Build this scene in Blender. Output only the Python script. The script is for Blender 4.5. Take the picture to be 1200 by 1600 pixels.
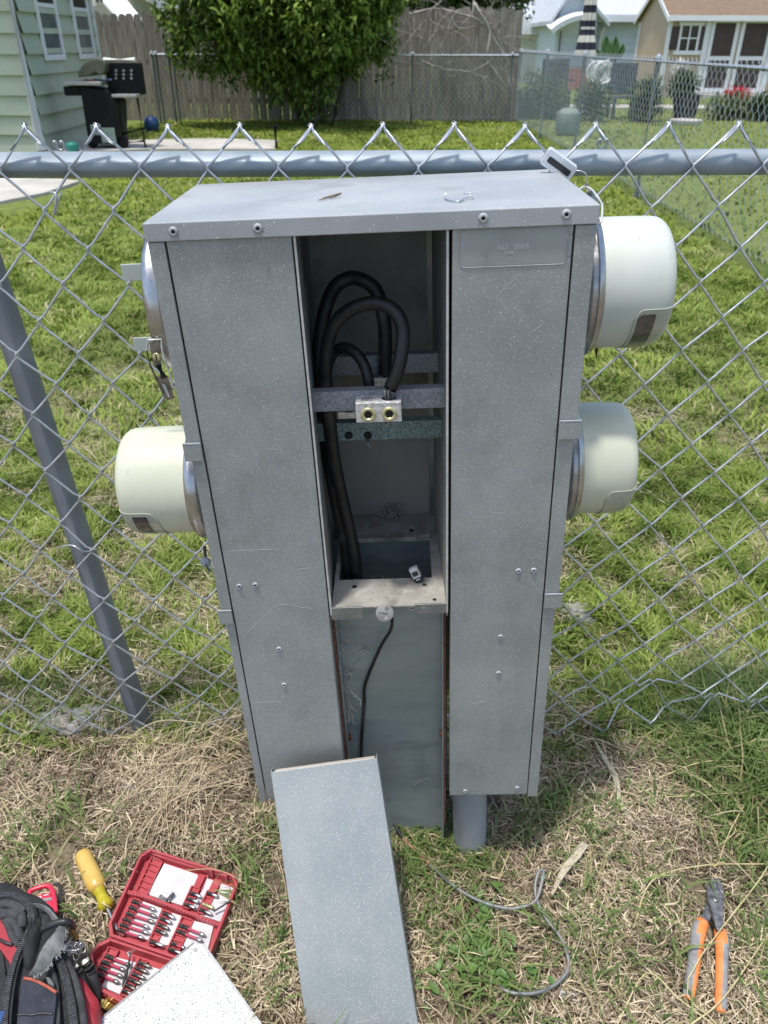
import bpy, math, random
import numpy as np
from mathutils import Matrix, Vector, Euler
random.seed(7); rng = np.random.default_rng(7)
R = math.radians
for o in list(bpy.data.objects): bpy.data.objects.remove(o)
sc = bpy.context.scene
C = sc.collection
# ------------------------------------------------------------------ camera
CAMH, PITCH, ROLL, FPX = 1.32, 31.4, 0.2, 1202.0
_p, _r = R(PITCH), R(ROLL)
fw = Vector((0, math.cos(_p), -math.sin(_p))); _x = Vector((1, 0, 0)); _u = _x.cross(fw)
CX = (math.cos(_r)*_x + math.sin(_r)*_u); CU = (-math.sin(_r)*_x + math.cos(_r)*_u)
cam_d = bpy.data.cameras.new('camera'); cam = bpy.data.objects.new('camera', cam_d); C.objects.link(cam)
cam_d.sensor_fit = 'VERTICAL'; cam_d.sensor_height = 36; cam_d.sensor_width = 27; cam_d.lens = 36*FPX/1600
cam_d.clip_start = 0.02; cam_d.clip_end = 500
mw = Matrix((CX, CU, -fw)).transposed().to_4x4(); mw.translation = (0, 0, CAMH); cam.matrix_world = mw
cam_d.dof.use_dof = True; cam_d.dof.focus_distance = 1.05; cam_d.dof.aperture_fstop = 9.5
sc.camera = cam
# ------------------------------------------------------------------ sky, sun, exposure
SUN = Vector((-0.15, -0.13, 0.97)).normalized()
w = bpy.data.worlds.new('World'); sc.world = w; w.use_nodes = True
nt = w.node_tree; nt.nodes.clear()
sky = nt.nodes.new('ShaderNodeTexSky'); sky.sky_type = 'NISHITA'; sky.sun_disc = False
sky.sun_elevation = math.asin(SUN.z); sky.sun_rotation = math.atan2(SUN.x, SUN.y)
sky.dust_density = 2.5; sky.air_density = 1.0
bg = nt.nodes.new('ShaderNodeBackground'); bg.inputs['Strength'].default_value = 0.15
wo = nt.nodes.new('ShaderNodeOutputWorld')
nt.links.new(sky.outputs[0], bg.inputs[0]); nt.links.new(bg.outputs[0], wo.inputs[0])
sd = bpy.data.lights.new('sun', 'SUN'); sd.energy = 2.3; sd.angle = R(4); sd.color = (1.0, .955, .88)
so = bpy.data.objects.new('sun', sd); C.objects.link(so)
so.rotation_euler = SUN.to_track_quat('Z', 'Y').to_euler()
sc.view_settings.view_transform = 'Standard'; sc.view_settings.look = 'None'
sc.view_settings.exposure = 0.62; sc.view_settings.gamma = 1; sc.view_settings.use_curve_mapping = False
sc.render.engine = 'CYCLES'
# ------------------------------------------------------------------ surveying helpers (photo pixel 1200x1600 -> point in the world)
O = Vector((0, 0, CAMH))
def ray(px, py): return fw + CX*((px-600)/FPX) - CU*((py-800)/FPX)
def G(px, py, z=0.0): d = ray(px, py); return O + d*((z-CAMH)/d.z)
def Yp(px, py, y): d = ray(px, py); return O + d*(y/d.y)
def Xp(px, py, x): d = ray(px, py); return O + d*(x/d.x)
# the box's own frame (it leans a little): x right, y back, z up, origin at its front bottom centre
BW = Matrix.Translation((.0262, .8878, .19)) @ Euler((-.00057, -.0443, -.00748), 'XYZ').to_matrix().to_4x4()
BI = BW.inverted()
def BL(px, py, y=0.0):
    o = BI @ O; d = BI.to_3x3() @ ray(px, py); return o + d*((y-o.y)/d.y)
def BZ(px, py, z):
    o = BI @ O; d = BI.to_3x3() @ ray(px, py); return o + d*((z-o.z)/d.z)
# ------------------------------------------------------------------ materials
def lin(c):
    return tuple(((v/12.92) if v <= .04045 else ((v+.055)/1.055)**2.4) for v in [x/255 for x in c[:3]]) + (1,)
def mat(name, c1, c2=None, scale=6, detail=5, rough=.5, metal=0, bump=0, bscale=60, stops=(.35, .65), specks=None,
        stain=None, coord='Object', stretch=None, trans=0, attr=None, rvar=0, coat=0, alpha=1, spec=.5, weave=None, sss=0, zdust=None):
    m = bpy.data.materials.new(name); m.use_nodes = True
    n = m.node_tree.nodes; L = m.node_tree.links; b = n['Principled BSDF']
    b.inputs['Roughness'].default_value = rough; b.inputs['Metallic'].default_value = metal
    b.inputs['Specular IOR Level'].default_value = spec
    c1 = tuple(c1)+(1,) if len(c1) == 3 else c1
    tc = n.new('ShaderNodeTexCoord'); src = tc.outputs[coord]
    if stretch:
        mp = n.new('ShaderNodeMapping'); mp.inputs['Scale'].default_value = stretch; L.new(src, mp.inputs[0]); src = mp.outputs[0]
    if attr:
        a = n.new('ShaderNodeAttribute'); a.attribute_name = attr; col = a.outputs['Color']
    elif c2 is not None:
        c2 = tuple(c2)+(1,) if len(c2) == 3 else c2
        no = n.new('ShaderNodeTexNoise'); no.inputs['Scale'].default_value = scale; no.inputs['Detail'].default_value = detail
        no.inputs['Roughness'].default_value = .6
        L.new(src, no.inputs['Vector'])
        cr = n.new('ShaderNodeValToRGB'); cr.color_ramp.elements[0].position = stops[0]; cr.color_ramp.elements[1].position = stops[1]
        cr.color_ramp.elements[0].color = c1; cr.color_ramp.elements[1].color = c2
        L.new(no.outputs['Fac'], cr.inputs[0]); col = cr.outputs[0]
        if rvar:
            mr = n.new('ShaderNodeMapRange'); mr.inputs['To Min'].default_value = rough-rvar; mr.inputs['To Max'].default_value = rough+rvar
            mr.inputs['From Min'].default_value = .3; mr.inputs['From Max'].default_value = .7
            L.new(no.outputs['Fac'], mr.inputs[0]); L.new(mr.outputs[0], b.inputs['Roughness'])
    else:
        rg = n.new('ShaderNodeRGB'); rg.outputs[0].default_value = c1; col = rg.outputs[0]
    def mix(col, c3, fac):
        mx = n.new('ShaderNodeMix'); mx.data_type = 'RGBA'; L.new(fac, mx.inputs[0]); L.new(col, mx.inputs[6])
        mx.inputs[7].default_value = tuple(c3)+(1,) if len(c3) == 3 else c3
        return mx.outputs[2]
    for st in (stain or []):
        c3, s, lo, hi, amt = st[:5]
        no2 = n.new('ShaderNodeTexNoise'); no2.inputs['Scale'].default_value = s; no2.inputs['Detail'].default_value = 6
        mp2 = n.new('ShaderNodeMapping'); mp2.inputs['Location'].default_value = (3.1*s, 1.7, s); L.new(src, mp2.inputs[0])
        if len(st) > 5: mp2.inputs['Scale'].default_value = st[5]
        L.new(mp2.outputs[0], no2.inputs['Vector'])
        mr = n.new('ShaderNodeMapRange'); mr.inputs['From Min'].default_value = lo; mr.inputs['From Max'].default_value = hi
        mr.inputs['To Max'].default_value = amt
        L.new(no2.outputs['Fac'], mr.inputs[0]); col = mix(col, c3, mr.outputs[0])
    for sp in (specks or []):
        c3, s, thr, dens, amt = sp
        vo = n.new('ShaderNodeTexVoronoi'); vo.inputs['Scale'].default_value = s; L.new(src, vo.inputs['Vector'])
        m1 = n.new('ShaderNodeMapRange'); m1.inputs['From Min'].default_value = thr; m1.inputs['From Max'].default_value = thr*.5
        L.new(vo.outputs['Distance'], m1.inputs[0])
        sx = n.new('ShaderNodeSeparateColor'); L.new(vo.outputs['Color'], sx.inputs[0])
        m2 = n.new('ShaderNodeMapRange'); m2.inputs['From Min'].default_value = 1-dens; m2.inputs['From Max'].default_value = 1; m2.inputs['To Max'].default_value = amt
        L.new(sx.outputs[0], m2.inputs[0])
        mm = n.new('ShaderNodeMath'); mm.operation = 'MULTIPLY'; L.new(m1.outputs[0], mm.inputs[0]); L.new(m2.outputs[0], mm.inputs[1])
        col = mix(col, c3, mm.outputs[0])
    if zdust:      # settled dust on the lower part of the thing
        c3, zlo, zhi, amt = zdust; sz = n.new('ShaderNodeSeparateXYZ'); L.new(tc.outputs['Object'], sz.inputs[0]); nz_ = n.new('ShaderNodeTexNoise'); nz_.inputs['Scale'].default_value = 20; nz_.inputs['Detail'].default_value = 6; L.new(tc.outputs['Object'], nz_.inputs['Vector'])
        ad = n.new('ShaderNodeMath'); ad.operation = 'MULTIPLY_ADD'; ad.inputs[1].default_value = .16; L.new(nz_.outputs['Fac'], ad.inputs[0]); L.new(sz.outputs[2], ad.inputs[2])
        mr = n.new('ShaderNodeMapRange'); mr.inputs['From Min'].default_value = zhi+.08; mr.inputs['From Max'].default_value = zlo+.08; mr.inputs['To Max'].default_value = amt; L.new(ad.outputs[0], mr.inputs[0]); col = mix(col, c3, mr.outputs[0])
    L.new(col, b.inputs['Base Color'])
    if bump:
        nb = n.new('ShaderNodeTexNoise'); nb.inputs['Scale'].default_value = bscale; nb.inputs['Detail'].default_value = 4
        L.new(src, nb.inputs['Vector'])
        h = nb.outputs['Fac']
        if weave:
            ws = []
            for ax in ('X', 'Y'):
                wv = n.new('ShaderNodeTexWave'); wv.inputs['Scale'].default_value = weave; wv.bands_direction = ax; L.new(src, wv.inputs['Vector']); ws.append(wv)
            mm = n.new('ShaderNodeMath'); mm.operation = 'MULTIPLY'; L.new(ws[0].outputs['Fac'], mm.inputs[0]); L.new(ws[1].outputs['Fac'], mm.inputs[1]); h = mm.outputs[0]
        bn = n.new('ShaderNodeBump'); bn.inputs['Strength'].default_value = bump; bn.inputs['Distance'].default_value = .002
        L.new(h, bn.inputs['Height']); L.new(bn.outputs[0], b.inputs['Normal'])
    if coat: b.inputs['Coat Weight'].default_value = coat
    if trans: b.inputs['Transmission Weight'].default_value = trans; b.inputs['IOR'].default_value = 1.2
    if alpha < 1: b.inputs['Alpha'].default_value = alpha
    if sss:
        tr = n.new('ShaderNodeBsdfTranslucent'); L.new(col, tr.inputs[0]); mx = n.new('ShaderNodeMixShader'); mx.inputs[0].default_value = sss
        L.new(b.outputs[0], mx.inputs[1]); L.new(tr.outputs[0], mx.inputs[2]); L.new(mx.outputs[0], n['Material Output'].inputs[0])
    return m
M = {}
WH = (.8, .82, .8)
M['paint'] = mat('grey_speckled_paint', (.268, .292, .285), (.335, .362, .35), 9, rough=.5, metal=.25, bump=.12, bscale=700, rvar=.06,
    specks=[(WH, 620, .36, .5, .75), (WH, 360, .28, .32, .8), (WH, 170, .15, .2, .95), ((.08, .09, .09), 420, .3, .35, .45), ((.03, .03, .03), 90, .10, .08, .9)],
    stain=[((.40, .42, .405), 5, .5, .72, .5), ((.2, .21, .21), 22, .55, .75, .4), ((.43, .45, .44), 30, .6, .8, .4, (1, 1, .07)), ((.26, .2, .15), 4, .62, .8, .35)])
M['paint_light'] = mat('grey_speckled_cover_paint', (.27, .30, .30), (.35, .375, .37), 7, rough=.45, metal=.25, bump=.12, bscale=700, rvar=.06,
    specks=[(WH, 560, .36, .5, .7), (WH, 330, .3, .35, .8), (WH, 170, .15, .2, .9), ((.12, .13, .13), 420, .3, .35, .35)], stain=[((.27, .31, .31), 5, .5, .75, .5, (4, 4, 1))])
M['cap'] = mat('grey_cap_paint', (.31, .335, .345), (.40, .425, .43), 6, rough=.5, metal=.2, bump=.15, bscale=500, rvar=.08,
    specks=[(WH, 230, .3, .3, .6)], stain=[((.42, .44, .44), 5, .52, .72, .7, (.5, 3, 3)), ((.2, .2, .19), 14, .6, .75, .5)])
M['galv'] = mat('galvanised_steel', (.2, .225, .225), (.3, .33, .33), 25, rough=.42, metal=.7, bump=.1, bscale=200, stain=[((.14, .15, .14), 6, .5, .7, .7)])
M['galv_edge'] = mat('bright_galvanised_edge', (.5, .52, .52), (.7, .72, .7), 60, rough=.4, metal=.4)
M['dusty'] = mat('dusty_galvanised', (.25, .238, .212), (.42, .40, .36), 16, rough=.8, metal=.15, bump=.3, bscale=220,
    specks=[((.6, .6, .57), 330, .33, .2, .7)], stain=[((.48, .46, .42), 45, .55, .68, .7), ((.07, .065, .06), 18, .58, .7, .7)])
M['inner'] = mat('inner_wall_steel', (.17, .19, .19), (.26, .285, .275), 8, rough=.6, metal=.3, bump=.1, bscale=150,
    specks=[((.02, .02, .02), 45, .16, .15, .9)], stain=[((.06, .06, .055), 9, .56, .72, .8), ((.42, .40, .34), 60, .66, .74, .5)], zdust=((.40, .365, .325), .50, .70, .7))
M['plate'] = mat('weathered_green_grey_plate', (.25, .30, .315), (.35, .40, .405), 8, rough=.5, metal=.35, bump=.08, bscale=120,
    specks=[((.6, .62, .6), 70, .1, .1, .7)], stain=[((.20, .24, .25), 14, .5, .66, .6, (1, 1, 3)), ((.3, .34, .28), 3, .55, .7, .6)])
M['strap'] = mat('speckled_zinc_strap', (.16, .18, .2), (.33, .35, .38), 300, rough=.6, metal=.4, bump=.4, bscale=500, specks=[(WH, 500, .35, .3, .6)])
M['strap_green'] = mat('verdigris_zinc_strap', (.07, .12, .12), (.25, .33, .32), 320, rough=.7, metal=.2, bump=.5, bscale=500, specks=[((.6, .7, .7), 480, .35, .4, .7)])
M['alu'] = mat('oxidised_aluminium_lug', (.42, .42, .42), (.75, .75, .74), 160, rough=.5, metal=.5, bump=.3, bscale=400, specks=[((.08, .08, .08), 380, .32, .35, .85)])
M['brass'] = mat('brass_screw', (.5, .46, .22), (.72, .68, .4), 90, rough=.35, metal=.7)
M['dark'] = mat('dark_hole', (.012, .012, .012), rough=.9)
M['cable'] = mat('black_cable_jacket', (.005, .005, .006), (.014, .014, .015), 30, rough=.5, bump=.5, bscale=180, stain=[((.12, .12, .115), 14, .58, .72, .5)], specks=[((.5, .5, .5), 260, .16, .06, .8)])
M['steel'] = mat('bright_stainless', (.42, .42, .42), (.6, .6, .6), 30, rough=.3, metal=1, rvar=.08, bump=.12, bscale=60, stain=[((.2, .17, .14), 25, .6, .75, .6)])
M['dsteel'] = mat('dark_latch_steel', (.16, .15, .14), (.34, .33, .31), 90, rough=.38, metal=.9)
M['rust'] = mat('rust', (.09, .03, .018), (.2, .085, .045), 90, rough=.9, bump=.5, bscale=300)
M['meter'] = mat('grey_green_meter_cover', (.48, .525, .47), (.54, .58, .525), 9, rough=.42, spec=.4, coat=.15, specks=[((.2, .2, .18), 20, .05, .2, .8)], stain=[((.38, .39, .32), 14, .6, .78, .5), ((.3, .31, .27), 60, .66, .8, .5, (3, 1, 1))])
M['meter_y'] = mat('yellowed_meter_cover', (.52, .54, .42), (.57, .595, .47), 9, rough=.42, spec=.4, coat=.15, specks=[((.2, .2, .18), 20, .05, .2, .8)], stain=[((.42, .42, .32), 14, .6, .78, .5), ((.3, .31, .27), 60, .66, .8, .5, (3, 1, 1))])
M['window'] = mat('greenish_clear_window', (.33, .37, .29), (.42, .45, .37), 30, rough=.12, spec=.6, coat=.6)
M['window_dark'] = mat('dark_meter_display', (.03, .032, .032), (.10, .10, .095), 60, rough=.12, coat=.8)
M['rail'] = mat('galvanised_rail', (.24, .29, .335), (.33, .385, .43), 14, rough=.58, metal=.3, bump=.08, bscale=150, rvar=.1,
    specks=[((.75, .8, .85), 160, .14, .12, .7), ((.22, .13, .08), 110, .12, .05, .6), ((.12, .14, .16), 240, .2, .15, .5)], stain=[((.25, .29, .33), 25, .5, .7, .5, (1, 4, 4))])
M['wire'] = mat('galvanised_wire', (.42, .46, .5), (.62, .65, .68), 50, rough=.36, metal=.7)
M['far_wire'] = mat('far_galvanised_wire', (.42, .46, .5), (.56, .6, .64), 5, rough=.6, metal=.2)
M['post'] = mat('old_grey_post', (.22, .245, .27), (.31, .34, .37), 12, rough=.55, metal=.3, bump=.1, stain=[((.1, .11, .12), 8, .5, .7, .5, (1, 1, .3))])
M['pvc'] = mat('grey_pvc_conduit', (.27, .29, .31), (.33, .35, .37), 9, rough=.45, stain=[((.22, .22, .19), 12, .55, .75, .5)])
M['clear'] = mat('clear_seal_plastic', (.85, .88, .9), (.92, .94, .95), 60, rough=.1, trans=.45, coat=.6)
M['black'] = mat('black_plastic', (.015, .015, .016), (.03, .03, .032), 40, rough=.45)
M['red_case'] = mat('red_case_plastic', (.36, .045, .055), (.42, .06, .07), 20, rough=.42, bump=.05, bscale=400, stain=[((.45, .2, .17), 30, .6, .75, .4)])
M['case_white'] = mat('pale_case_insert', (.50, .49, .51), (.62, .61, .62), 30, rough=.6, stain=[((.4, .38, .35), 30, .58, .72, .5)])
M['yellow'] = mat('amber_screwdriver_handle', (.56, .37, .08), (.64, .44, .12), 25, rough=.28, coat=.4)
M['yellow_clear'] = mat('clear_yellow_acetate', (.55, .47, .02), (.68, .6, .06), 60, rough=.1, coat=.6, trans=.35)
M['orange'] = mat('orange_grip_rubber', (.66, .2, .05), (.78, .27, .08), 60, rough=.6, specks=[((.3, .15, .1), 300, .2, .2, .5)])
M['grip'] = mat('grey_grip_rubber', (.2, .2, .2), (.3, .3, .3), 60, rough=.65, bump=.2, bscale=400)
M['tool'] = mat('worn_tool_steel', (.10, .10, .105), (.3, .3, .3), 110, rough=.4, metal=.7, bump=.3, bscale=300)
M['bag'] = mat('black_canvas', (.011, .012, .014), (.028, .03, .034), 30, rough=.85, bump=.5, bscale=900, stain=[((.06, .06, .06), 20, .55, .7, .7)])
M['bag_grey'] = mat('grey_frayed_webbing', (.10, .11, .11), (.2, .21, .21), 60, rough=.9, bump=.8, bscale=500)
M['bag_red'] = mat('red_nylon', (.30, .02, .03), (.38, .03, .045), 25, rough=.6, bump=.4, bscale=500)
M['bag_mesh'] = mat('slate_mesh_pocket', (.05, .055, .08), (.10, .105, .14), 30, rough=.85, bump=1, bscale=500, weave=330, stain=[((.25, .24, .2), 60, .6, .75, .6)])
M['zip'] = mat('zipper_teeth', (.03, .03, .033), (.09, .09, .095), 200, rough=.35)
M['red_pl'] = mat('bright_red_plastic', (.62, .02, .06), (.68, .035, .08), 20, rough=.35, coat=.2)
M['white_mark'] = mat('white_print', (.75, .75, .75), rough=.6)
M['white_panel'] = mat('white_pitted_enamel', (.58, .61, .65), (.68, .70, .74), 6, rough=.35, bump=.05, specks=[((.12, .125, .13), 400, .55, 1.0, .95), ((.06, .06, .06), 220, .36, .8, .9)],
    stain=[((.35, .36, .38), 14, .64, .72, .8)])
M['copper'] = mat('old_copper_wire', (.07, .075, .072), (.20, .12, .095), 9, rough=.5, metal=.4, bump=.2, bscale=200)
M['copper_pink'] = mat('pinkish_copper', (.38, .17, .13), (.45, .2, .16), 60, rough=.45, metal=.4)
M['straw_leaf'] = mat('dry_leaf_blade', (.42, .36, .25), (.62, .56, .42), 40, rough=.8, stretch=(6, 6, 1), bump=.5, bscale=200)
M['brown_leaf'] = mat('dead_brown_leaf', (.22, .11, .06), (.36, .2, .12), 50, rough=.8)
M['concrete'] = mat('concrete', (.40, .38, .34), (.52, .50, .45), 3, rough=.9, bump=.3, bscale=80, stain=[((.3, .28, .24), 1.2, .5, .7, .6)])
M['ash'] = mat('pale_grey_concrete_lump', (.20, .19, .18), (.33, .32, .31), 30, rough=.95, bump=1, bscale=90, stain=[((.2, .17, .14), 12, .5, .65, .7)])
M['siding'] = mat('sage_green_siding', (.43, .48, .36), (.48, .53, .405), 2, rough=.7, stain=[((.39, .45, .34), 1.3, .5, .7, .6)])
M['white'] = mat('white_trim', (.76, .78, .8), (.82, .83, .85), 3, rough=.5)
M['glass'] = mat('window_glass', (.10, .12, .14), (.17, .19, .2), 2, rough=.08, spec=.8)
M['dglass'] = mat('dark_glass', (.012, .014, .013), (.05, .05, .04), 3, rough=.08, spec=.8)
M['wood'] = mat('weathered_fence_wood', (.155, .138, .118), (.36, .325, .28), 5, rough=.9, stretch=(7, 7, .6), bump=.4, bscale=60, stain=[((.13, .115, .10), 1.1, .45, .7, .6), ((.3, .27, .23), 2.2, .55, .75, .5)])
M['bark'] = mat('pale_grey_bark', (.26, .24, .21), (.42, .4, .36), 14, rough=.9, bump=.5)
M['dbark'] = mat('dark_bark', (.06, .05, .04), (.13, .11, .09), 14, rough=.9, bump=.5)
M['cream'] = mat('cream_siding', (.70, .69, .62), (.75, .74, .67), 2, rough=.7)
M['blue_siding'] = mat('pale_blue_siding', (.60, .67, .73), (.66, .73, .78), 2, rough=.7)
M['beige'] = mat('beige_gable_paint', (.32, .30, .24), (.38, .36, .3), 2, rough=.8)
M['roof_blue'] = mat('pale_metal_roof', (.44, .48, .5), (.56, .6, .63), 3, rough=.5, stretch=(6, 1, 1))
M['roof_brown'] = mat('brown_shingles', (.14, .095, .06), (.25, .18, .12), 9, rough=.9, stretch=(1, 4, 4), bump=.6, bscale=20)
M['tan'] = mat('tan_shed_board', (.50, .385, .28), (.55, .43, .315), 2, rough=.8)
M['shutter'] = mat('dark_brown_shutter', (.05, .035, .03), (.07, .05, .042), 6, rough=.6)
M['door_brown'] = mat('dark_brown_door_panel', (.055, .034, .03), (.07, .045, .04), 6, rough=.6)
M['gblack'] = mat('black_grill_enamel', (.004, .0045, .005), (.009, .009, .01), 20, rough=.6, spec=.2)
M['olive'] = mat('smoked_olive_lid', (.07, .07, .045), (.10, .10, .07), 12, rough=.5)
M['stainless'] = mat('dull_steel_shelf', (.32, .32, .3), (.42, .42, .4), 12, rough=.4, metal=.5)
M['stripe'] = mat('ivory_canvas', (.66, .63, .56), (.74, .71, .64), 12, rough=.85)
M['navy'] = mat('navy_canvas', (.02, .025, .045), (.03, .035, .055), 12, rough=.85)
M['slate'] = mat('slate_outdoor_furniture', (.055, .07, .085), (.085, .1, .12), 6, rough=.7)
M['hgreen'] = mat('pale_green_plastic', (.18, .24, .2), (.24, .3, .26), 6, rough=.6)
M['petal_red'] = mat('red_petals', (.5, .01, .02), (.62, .03, .04), 12, rough=.7)
M['petal_white'] = mat('white_petals', (.7, .7, .66), (.78, .78, .75), 12, rough=.7)
M['pot'] = mat('dark_plastic_pot', (.03, .03, .035), (.05, .05, .055), 12, rough=.6)
M['blue'] = mat('blue_plastic', (.01, .05, .15), (.02, .07, .19), 12, rough=.4)
M['redwall'] = mat('faded_red_boards', (.35, .1, .08), (.45, .18, .15), 4, rough=.8)
M['teal'] = mat('teal_plastic', (.03, .25, .2), (.04, .3, .24), 8, rough=.5)
M['leafcol'] = mat('leaf_colours', (.1, .1, .1), attr='Col', rough=.55, spec=.3, sss=.3)
M['bladecol'] = mat('blade_colours', (.1, .1, .1), attr='Col', rough=.6, spec=.25, sss=.3)
M['strawcol'] = mat('straw_colours', (.1, .1, .1), attr='Col', rough=.75, spec=.2)
M['paint_mid'] = mat('name_plate_paint', (.28, .31, .305), (.34, .37, .36), 9, rough=.5, metal=.25, bump=.1, bscale=700, specks=[(WH, 120, .16, .14, .8)])
M['emboss'] = mat('worn_embossing', (.50, .54, .54), (.62, .66, .65), 200, rough=.4, metal=.3)
M['disc'] = mat('dusty_disc', (.20, .195, .185), (.32, .31, .29), 60, rough=.6, metal=.3, bump=.2)
M['debris'] = mat('grit', (.20, .18, .15), (.5, .48, .43), 200, rough=.95)
M['lug_dark'] = mat('lug_recess', (.10, .10, .10), (.3, .3, .3), 200, rough=.6)
M['tab'] = mat('pale_green_grey_tab', (.40, .45, .42), (.45, .5, .47), 20, rough=.5, metal=.2)
M['latch_grey'] = mat('grey_seal_disc', (.30, .34, .38), (.42, .46, .5), 60, rough=.5)
M['twig'] = mat('twig_bark', (.10, .09, .06), (.3, .24, .15), 120, rough=.9)
M['lip'] = mat('stained_cover_lip', (.50, .44, .37), (.66, .63, .58), 30, rough=.6, metal=.1, specks=[((.3, .14, .07), 90, .2, .3, .8)], stretch=(1, 4, 4))
M['hleaf'] = mat('broad_leaf_green', (.05, .13, .04), (.08, .18, .06), 4, rough=.5)
M['case_shadow'] = mat('dark_red_recess', (.10, .012, .015), rough=.7)
M['bit_black'] = mat('black_oxide_bit', (.02, .02, .022), (.07, .068, .065), 200, rough=.5, metal=.4)
M['red_sleeve'] = mat('magenta_red_sleeve', (.36, .03, .07), (.45, .05, .1), 60, rough=.4)
M['gold'] = mat('gold_foil', (.65, .45, .1), (.8, .6, .2), 60, rough=.25, metal=.9)
M['white_edge'] = mat('grubby_white_edge', (.55, .56, .53), (.7, .71, .7), 60, rough=.5, stain=[((.15, .13, .09), 40, .6, .7, .8)])
M['bag_fold'] = mat('charcoal_fabric', (.03, .032, .035), (.065, .068, .072), 40, rough=.9, bump=.6, bscale=900)
M['trim_orange'] = mat('faded_red_trim', (.36, .08, .05), (.48, .14, .09), 200, rough=.9, bump=1, bscale=700)
M['fray'] = mat('frayed_grey_thread', (.3, .31, .31), (.4, .41, .41), 60, rough=.9)
M['brass_dark'] = mat('old_brass', (.32, .19, .06), (.45, .28, .1), 60, rough=.4, metal=.6)
M['blue_grey'] = mat('blue_grey_scrap', (.25, .32, .36), (.34, .41, .45), 60, rough=.5)
M['straw'] = mat('straw_stem', (.36, .28, .17), (.56, .47, .31), 20, rough=.7)
M['straw_dark'] = mat('brown_stem', (.16, .12, .08), (.28, .22, .15), 20, rough=.8)
M['straw_yellow'] = mat('yellow_stem', (.42, .36, .15), (.56, .5, .28), 20, rough=.7)
M['weed'] = mat('weed_leaf', (.07, .16, .03), (.14, .26, .06), 60, rough=.5, sss=.25)
M['scratch'] = mat('bare_scratch', (.42, .44, .44), rough=.5)
M['wire_grey'] = mat('weathered_grey_wire', (.13, .145, .145), (.26, .26, .25), 30, rough=.5, metal=.3, bump=.3, bscale=300, stain=[((.22, .42, .38), 40, .62, .72, .8), ((.3, .18, .13), 9, .5, .7, .5)])
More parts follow.
